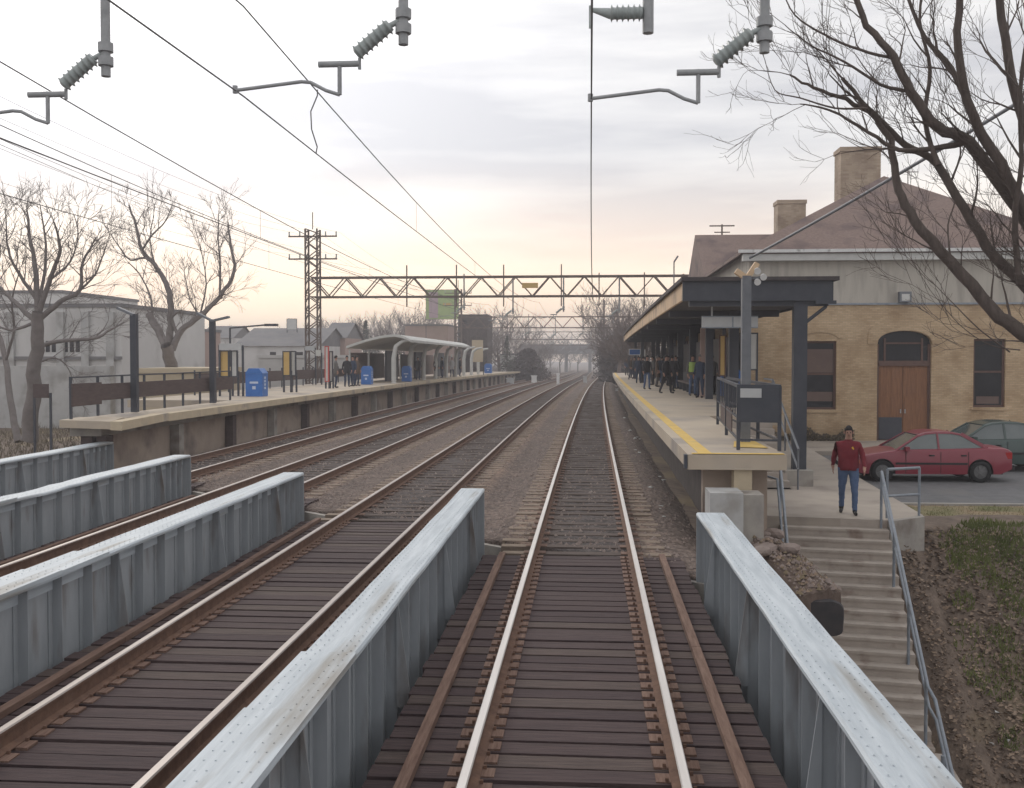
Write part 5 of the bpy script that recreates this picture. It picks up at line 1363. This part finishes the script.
for k in range(9):
    Y = SY0+.3+k*5.5; dx = off(Y)-off(SY0); dz = gz(Y)
    mb = MB(); xx = lerp(a.x, b.x, .72)+dx; zt_ = m_.z-.25+dz
    mb.tube([(xx, Y, 1.2+dz), (xx, Y, 1.2+dz+(zt_-1.2-dz)*.6), (xx+.15, Y, zt_-.35), (xx+.55, Y, zt_-.05), (b.x+dx-.1, Y, zt_+.05)], [.16, .16, .15, .12, .08], 8); mb.build('column', 'roof_pale', t)
    mb = MB(); mb.box(a.x+.1+dx, a.x+.2+dx, Y, Y+.1, 1.2+dz, a.z-.1+dz); mb.build('back_post', 'roof_pale', t)
    if k < 8:
        mb = MB(); mb.box(a.x+.12+dx, a.x+.15+dx, Y+.12, Y+5.4, 1.4+dz, 3.2+dz); mb.build('pane', 'glass_blind', t)
        if k % 2: mb = MB(); mb.box(lerp(a.x, b.x, .3)+dx, lerp(a.x, b.x, .34)+dx, Y, Y+4, 1.2+dz, 3.4+dz); mb.build('partition', 'dark_paint', t)

# ------------------------------------------------------------------ overhead line
PORT = [70, 129, 188, 247, 306]
def lattice(mb, x, Y, z0, z1, w, step, r):
    for sx in (-1, 1):
        for sy in (-1, 1): mb.bar((x+sx*w, Y+sy*w, z0), (x+sx*w, Y+sy*w, z1), r, r)
    z = z0; k = 0
    while z < z1-.05:
        zn = min(z1, z+step)
        for sy in (-1, 1): mb.bar((x-w, Y+sy*w, z if k % 2 else zn), (x+w, Y+sy*w, zn if k % 2 else z), r*.6, r*.6)
        for sx in (-1, 1): mb.bar((x+sx*w, Y-w, z), (x+sx*w, Y+w, zn), r*.6, r*.6)
        z = zn; k += 1
def insul(mb, p, q, n=8, r=.085):
    p = Vector(p); q = Vector(q); pts = []; rs = []
    for i in range(n):
        for (f, rr) in ((0, .66), (.35, .7), (.55, 1), (.75, .66)):
            pts.append(lerp(p, q, (i+f)/n)); rs.append(r*rr)
    pts.append(q); rs.append(r*.4)
    mb.tube(pts, rs, 10)
def steady(t, xw, Y, zc, dx, big=False):
    """drop post, insulator, bracket and steady arm; xw = wire position, post dx to the right"""
    xp = xw+dx
    mb = MB(); r = .055
    mb.tube([(xp, Y, zc+.45), (xp, Y, zc+3.0)], r, 8); 
    for z in (.62, .78): mb.tube([(xp, Y, zc+z-.05), (xp, Y, zc+z+.05)], r*1.6, 8)
    mb.build('drop_post', 'fitting', t)
    mb = MB(); a = Vector((xp-.08, Y, zc+.72)); b = Vector((xp-.52, Y, zc+.36)); insul(mb, lerp(a, b, .15), b, 7, .10); mb.tube([a+Vector((.06, 0, 0)), lerp(a, b, .2)], .03, 6); mb.build('insulator', 'porcelain', t)
    mb = MB(); z = zc+.26; mb.tube([(xp-.93, Y, z), (xp-.48, Y, z)], .035, 8); mb.tube([(xp-.70, Y, z+.03), (xp-.70, Y, z-.33)], .024, 8); mb.tube([(xp-.48, Y, z+.06), (xp-.48, Y, z-.06)], .02, 6)
    mb.build('bracket', 'fitting', t)
    mb = MB(); mb.tube([(xp-.70, Y, z-.33), (xp-.85, Y, z-.28), (xp-1.02, Y, z-.19), (xp-1.12, Y, z-.18), (xw, Y, zc+.0)], .020, 7); mb.tube([(xw, Y, zc+.05), (xw, Y, zc-.03)], .03, 6); mb.build('steady_arm', 'fitting', t)
WX = [.11, -3.76, -7.30, -10.75]; ZC = [5.66, 5.76, 5.62, 5.9]
def portal(Y, x0, x1, zb, ztp, label, near=False, big=True):
    o_ = off(Y); g_ = gz(Y)
    t = thing('catenary_portal', label, 'catenary gantry', (x0+o_, Y, -.5+g_), 0, 'steel gantries carrying the overhead wires')
    S = .075
    n = max(3, int((x1-x0)/2.25)); 
    for sy, nm in ((-.45, 'truss'), (.45, 'truss')):
        mb = MB(); 
        mb.bar((x0+o_, Y+sy, ztp+g_), (x1+o_, Y+sy, ztp+g_), .12, .11); mb.bar((x0+o_, Y+sy, zb+g_), (x1+o_, Y+sy, zb+g_), .12, .11)
        for k in range(n):
            a = lerp(x0, x1, k/n)+o_; b = lerp(x0, x1, (k+.5)/n)+o_; c = lerp(x0, x1, (k+1)/n)+o_
            mb.bar((a, Y+sy, ztp+g_), (b, Y+sy, zb+g_), .09 if sy < 0 else .07, .09 if sy < 0 else .07); mb.bar((b, Y+sy, zb+g_), (c, Y+sy, ztp+g_), .07, .07)
        mb.build(nm, 'truss_steel', t)
    mb = MB()
    for k in range(n+1):
        a = lerp(x0, x1, k/n)+o_; mb.bar((a, Y-.44, ztp+g_), (a, Y+.44, ztp+g_), .06, .06)
        if k < n: b = lerp(x0, x1, (k+.5)/n)+o_; mb.bar((b, Y-.44, zb+g_), (b, Y+.44, zb+g_), .06, .06)
    mb.build('cross_bracing', 'truss_steel', t)
    for x, zt_ in ((x0, 12.0 if not near else ztp+.1), (x1, ztp+.1)):
        mb = MB(); lattice(mb, x+o_, Y, -.7+g_, zt_+g_, .42 if not near else .3, .62, .11); mb.build('tower', 'truss_steel', t)
    if not near:
        for z, w in ((11.5, 1.75), (9.9, 1.75)):
            mb = MB(); mb.bar((x0-w+o_, Y, z+g_), (x0+w+o_, Y, z+g_), .12, .10); mb.build('crossarm', 'truss_steel', t)
            for f in (-1, -.55, .55, 1):
                mb = MB(); insul(mb, (x0+f*w*.97+o_, Y, z+.05+g_), (x0+f*w*.97+o_, Y, z+.35+g_), 3, .07); mb.build('insulator', 'porcelain', t)
        mb = MB(); mb.tube([(x0+o_, Y, 12+g_), (x0+o_, Y, 13.2+g_)], .04, 6); mb.build('finial', 'truss_steel', t)
    return t
tp = portal(11.0, -16.5, 7.6, 8.75, 9.9, 'steel gantry over the bridge whose posts and insulators hang into the top of the view', near=True)
for i, (xw, Yq) in enumerate(((.11, 11.0), (-3.76, 10.75), (-7.3, 11.2))):
    steady(tp, xw, Yq, ZC[i], 1.86)
# messenger insulator of the nearest track
mb = MB(); xm = .11+.62; mb.tube([(xm, 11.0, 6.35), (xm, 11.0, 9.0)], .06, 8); mb.build('drop_post', 'fitting', tp)
mb = MB(); insul(mb, (xm-.06, 11.0, 6.57), (xm-.42, 11.0, 6.57), 6, .095); mb.tube([(xm-.4, 11, 6.57), (.11, 11.0, 6.62)], [.06, .02], 7); mb.tube([(.11, 11, 6.66), (.11, 11, 6.42)], .02, 6); mb.build('insulator', 'porcelain', tp)
tp = portal(70, P(313, 297, 70).x-off(70), 6.6, 7.18, 8.55, 'rusty lattice gantry crossing all tracks above the platforms, tall mast at its left')
for i in range(4): steady(tp, WX[i]+off(70), 70, ZC[i]-.12+gz(70), 1.7)
for x in (-9.5, -6.2, -2.2, .4, 3.5, -13):
    mb = MB(); xx = x+off(70); mb.box(xx-.04, xx+.04, 69.3, 69.4, 6.3, 9.2 if x < 0 else 8.6); mb.build('hanger_post', 'truss_steel', tp)
c = P(530, 285, 69.2); mb = MB(); mb.box(c.x-.55, c.x+.55, 69.2, 69.4, c.z-.2, c.z+.15); mb.build('marker_plate', 'poster_yellow', tp)
for i, Y in enumerate(PORT[1:]):
    tp = portal(Y, -18.2, 6.4, 7.0, 8.4, ['first hazy lattice gantry seen under the large one', 'second hazy lattice gantry beyond the platforms', 'third hazy lattice gantry, smaller, beyond the platforms', 'farthest hazy lattice gantry near the overpass'][i])
    for k in range(4): steady(tp, WX[k]+off(Y), Y, ZC[k]-.12+gz(Y), 1.7)
# wires
def wire(name, label, pts, r, group): 
    mb = MB(); mb.tube(pts, r, 5, cap=False); return tag(mb.build(name, 'wire'), label, 'wire', group)
spans = [-46, 11]+PORT
trn = ['above the nearest track', 'above the second track', 'above the third track', 'above the track by the left platform']
for i in range(4):
    pc = []; pm = []
    for s in range(len(spans)-1):
        A_, B_ = spans[s], spans[s+1]
        for k in range(16):
            u = k/16; Y = lerp(A_, B_, u); zz = .22*4*u*(1-u) if i < 3 else .1*4*u*(1-u)
            z = ZC[i]-zz*.9; pc.append(Vector((WX[i]+off(Y), Y, z+gz(Y))))
            pm.append(Vector((WX[i]+off(Y), Y, lerp(z, z+1.0, 1)-.62*4*u*(1-u)*(.95)+gz(Y))))
    if i == 3: pm = [p+Vector((0, 0, .5)) for p in pm]
    wire('contact_wire', 'thin contact wire '+trn[i], pc, .009, 'overhead contact wires')
    mt_ = wire('messenger_wire', 'sagging messenger wire '+trn[i], pm, .0095, 'overhead messenger wires')
    mb = MB(); 
    idx = [j for j in range(len(pc)) if j % 3 == 1 and pc[j].y > 12.5 and pc[j].y < 180]
    for j in idx: 
        if i == 1 and 12 < pc[j].y < 17: continue
        h = MB(); h.tube([pc[j], pm[j]], .004, 4, cap=False); h.build('dropper', 'wire', mt_)
    if i == 1:
        a = Vector((WX[1], 14.0, 5.72)); b = Vector((WX[1], 14.1, 6.65)); h = MB(); h.tube([a, a+Vector((.02, 0, .1)), a+Vector((-.06, 0, .35)), a+Vector((-.07, 0, .6)), b+Vector((.0, 0, -.08)), b], .010, 6); h.build('dropper', 'wire', mt_)
# feeders
fe = [((-19.4, 11.75), 'upper outer feeder wire on the tall mast'), ((-17.9, 11.75), 'upper inner feeder wire on the tall mast'), ((-21.1, 11.75), 'outermost upper feeder wire on the tall mast'), ((-18.0, 10.2), 'lower inner feeder wire on the tall mast'), ((-21.1, 10.2), 'lower outer feeder wire on the tall mast'), ((-14.5, 9.0), 'feeder wire above the left platform roofline'), ((-13.2, 8.3), 'lowest feeder wire above the left platform edge')]
for (x, z), lab in fe:
    pts = []
    for s in range(len(spans)-1):
        for k in range(12):
            u = k/12; Y = lerp(spans[s], spans[s+1], u); pts.append(Vector((x+1.7*0+off(Y), Y, z-1.1*4*u*(1-u)+gz(Y))))
    wire('feeder_wire', lab, pts, .0065, 'feeder wires on the left masts')

# ------------------------------------------------------------------ left background
def block(name, label, Y, x0, x1, yt, depth, mat, roofmat=None, cat='building', zb=-1.2, windows=None, gable=0, group=None):
    a = P(x0, yt, Y); b = P(x1, yt, Y); t = thing(name, label, cat, ((a.x+b.x)/2, Y, zb), 0, group)
    mb = MB(); mb.box(a.x, b.x, Y, Y+depth, zb, a.z); mb.build('wall', mat, t)
    mb = MB()
    if gable:
        mb.face([(a.x-.3, Y-.3, a.z), (b.x+.3, Y-.3, a.z), (b.x+.3, Y+depth/2, a.z+gable), (a.x-.3, Y+depth/2, a.z+gable)]); mb.face([(b.x+.3, Y+depth+.3, a.z), (a.x-.3, Y+depth+.3, a.z), (a.x-.3, Y+depth/2, a.z+gable), (b.x+.3, Y+depth/2, a.z+gable)])
        for x in (a.x, b.x): mb.face([(x, Y, a.z), (x, Y+depth, a.z), (x, Y+depth/2, a.z+gable)])
    else: mb.box(a.x-.1, b.x+.1, Y-.1, Y+depth+.1, a.z+.002, a.z+.25)
    mb.build('roof', roofmat or 'roof_grey', t)
    for (u0, u1, v0, v1) in (windows or []):
        p = P(u0, v0, Y); q = P(u1, v1, Y); mb = MB(); mb.box(p.x, q.x, Y-.05, Y-.003, q.z, p.z); mb.build('window', 'glass_dark', t)
    return t
M('wall_hazy', (.58, .57, .56), (.66, .65, .64), .3, .9, c3=(.50, .49, .48), s3=.4)
t = block('warehouse', 'long pale grey building behind the wide bare tree', 62, -60, 121, 308, 14, 'wall_hazy', 'roof_grey', windows=[(46+k*6, 50+k*6, 341, 352) for k in range(6)])
a = P(-60, 358, 61.8); b = P(121, 358, 61.8); mb = MB(); mb.box(a.x, b.x, 61.8, 61.99, a.z-.1, a.z+.1); mb.build('ledge', 'roof_grey', t)
block('warehouse', 'taller pale annex at the far left behind the bare tree branches', 80, -120, 62, 294, 14, 'wall_hazy')
for k in range(7):
    c = P(-40+k*25, 340, 61.8); mb = MB(); mb.box(c.x-.25, c.x+.25, 61.75, 61.99, -1.2, P(-40+k*25, 312, 61.8).z); mb.build('pilaster', 'wall_block', t)
t = thing('retaining_wall', 'rough pale block wall below the grey building', 'wall', P(40, 430, 52))
a = P(-80, 372, 52); b = P(110, 372, 52); mb = MB(); mb.box(a.x, b.x, 52, 52.5, -1.2, P(60, 366, 52).z); mb.build('wall', 'wall_block', t)
block('storage_shed', 'low beige building behind the pollarded tree and railing', 50, 137, 200, 373, 6, 'wall_beige', 'wall_beige')
block('house', 'tall narrow grey building beside the pollarded tree', 75, 122, 150, 327, 10, 'wall_hazy')
block('house', 'rose coloured brick house behind the pollarded tree', 84, 148, 178, 330, 10, 'wall_rose', 'roof_grey', windows=[(153, 157, 340, 350), (163, 167, 340, 350)])
block('house', 'low dark roofed building behind the first name sign', 110, 236, 318, 346, 14, 'wall_hazy', 'roof_grey', gable=2.2, windows=[(270, 276, 352, 358), (296, 303, 352, 358)])
block('house', 'dark gabled house beneath the small white billboard', 120, 325, 345, 338, 9, 'wall_rose', 'roof_grey', gable=2)
block('house', 'long pale low building behind the posters of the left platform', 85, 258, 352, 358, 9, 'wall_pale', 'wall_pale')
block('house', 'brown brick block below the green billboard', 140, 405, 448, 326, 10, 'wall_rose', 'roof_grey')
block('house', 'dark tower-like building right of the green billboard', 150, 458, 487, 316, 8, 'bush_dark', 'bush_dark', windows=[(462, 467, 320, 324)])
block('house', 'pale low building behind the far end of the left platform', 170, 500, 524, 355, 10, 'wall_pale', 'roof_grey')
block('house', 'hazy pale house left of the dark gabled one', 135, 200, 232, 338, 9, 'wall_hazy', 'roof_grey', gable=1.8)
# billboards
t, a, b = board('billboard', 'green billboard with a pinkish left third behind the gantry', 137, 426, 458.5, 290, 319, 'bill_green', 'roof_grey', 1, cat='billboard', gzb=-1)
mb = MB(); p = P(429, 292, 136.95); q = P(438, 318, 136.95); mb.box(p.x, q.x, 136.93, 136.98, q.z, p.z); mb.build('picture', 'bill_pink', t)
for k in range(3):
    p = P(443+k*0, 296+k*7, 136.9); q = P(455-k*3, 298+k*7, 136.9); mb = MB(); mb.box(p.x, q.x, 136.93, 136.98, q.z, p.z); mb.build('colour_band', ['bill_green', 'poster_yellow', 'bill_green'][k], t)
board('billboard', 'small framed white billboard above the dark roofs', 115, 287, 296.5, 319, 329.5, 'off_white', 'roof_grey', 1, cat='billboard', gzb=-1)
board('name_sign', 'tall olive-tan panel near the far end of the shelter', 104, 472, 483, 340, 362, 'wall_beige', None, 1)
board('notice_panel', 'dark rectangular panel beside the trunk of the wide bare tree', 38, 33, 48, 384, 398, 'brown_board', None, 1, gzb=-1)
# cantilever street lamp over the roofs
t = thing('street_lamp', 'thin street lamp with long horizontal arm behind the first name sign', 'street lamp', P(230, 360, 60))
mb = MB(); a = P(230, 328, 60); mb.tube([(a.x, 60, -1), a], .06, 6); mb.build('pole', 'dark_paint', t)
mb = MB(); b = P(265, 325, 60); mb.tube([a, b], .05, 6); mb.build('arm', 'dark_paint', t)
mb = MB(); mb.bar(b, b+Vector((.8, 0, 0)), .25, .15); mb.build('lamp_head', 'dark_paint', t)
t = thing('street_lamp', 'slim lamp on a thin mast above the far part of the canopy', 'street lamp', P(674, 275, 62))
a = P(674, 262, 62); mb = MB(); mb.tube([(a.x, 62, 4.6), a], .04, 6); mb.build('pole', 'post_grey', t)
mb = MB(); mb.bar(a, P(678, 256, 62), .14, .1); mb.build('lamp_head', 'post_grey', t)
# utility pole, overpass, small signals
t = thing('utility_pole', 'dark wooden utility pole beside the far tracks', 'utility pole', P(604, 368, 150))
a = P(604, 300, 150); mb = MB(); mb.tube([(a.x, 150, -2), a], [.2, .13], 8); mb.build('pole', 'bark_hazy', t)
mb = MB(); mb.bar(a+Vector((-1, 0, -.6)), a+Vector((1, 0, -.6)), .1, .1); mb.build('crossarm', 'bark_hazy', t)
M('far_grey', (.13, .13, .145), (.18, .18, .19), .3, .9)
YO = 330
t = thing('overpass', 'long hazy grey overpass closing the view down the tracks', 'overpass', P(570, 362, YO))
a = P(520, 347, YO); b = P(640, 347, YO); mb = MB(); mb.box(a.x, b.x, YO, YO+9, P(570, 354, YO).z, a.z); mb.build('deck', 'far_grey', t)
mb = MB(); mb.box(a.x, b.x, YO-.1, YO-.002, a.z-.4, a.z+.9); mb.build('parapet', 'far_grey', t)
for px in (540, 566, 590, 612, 630):
    c = P(px, 354, YO); mb = MB(); mb.box(c.x-.5, c.x+.5, YO+.5, YO+8.5, -5, c.z-.003); mb.build('pier', 'far_grey', t)
for px, py, w, h, lab in ((558, 383.5, .35, 1.3, 'small white signal post between the far tracks'), (534, 382, .7, .9, 'pale blue-grey box left of the white signal post'), (510, 383.5, .9, .7, 'pale grey box beside the end of the left platform'), (585, 382, .5, .8, 'grey box just left of the nearest track, far away'), (617, 390, .25, .18, 'white scrap beside the nearest track under the right platform')):
    c = G(px, py, -.3); c = G(px, py, -.25+gz(min(c.y, 140)))
    t = thing('lineside_box', lab, 'signal box', c); m1 = 'white_paint' if 'white' in lab else 'sign_pale'
    mb = MB(); mb.box(c.x-w/2, c.x+w/2, c.y, c.y+w*.7, c.z-.1, c.z+h*.85); mb.build('housing', m1, t)
    mb = MB(); mb.box(c.x-w*.6, c.x+w*.6, c.y-.04, c.y+w*.75, c.z+h*.852, c.z+h); mb.build('lid', m1, t)

# ------------------------------------------------------------------ haze
hm = bpy.data.materials.new('haze'); hm.use_nodes = True; hn_ = hm.node_tree.nodes; hl = hm.node_tree.links; hn_.clear()
oo = hn_.new('ShaderNodeOutputMaterial'); pv = hn_.new('ShaderNodeVolumePrincipled'); pv.inputs['Density'].default_value = .0016; pv.inputs['Color'].default_value = (.95, .93, .97, 1); pv.inputs['Anisotropy'].default_value = .3
hl.new(pv.outputs[0], oo.inputs['Volume']); MATS['haze'] = hm
mb = MB(); mb.box(-760, 760, -180, 1320, -9, 32); tag(mb.build('haze', 'haze'), kind='stuff')
for o in bpy.data.objects:
    if '_o' in o: del o['_o']
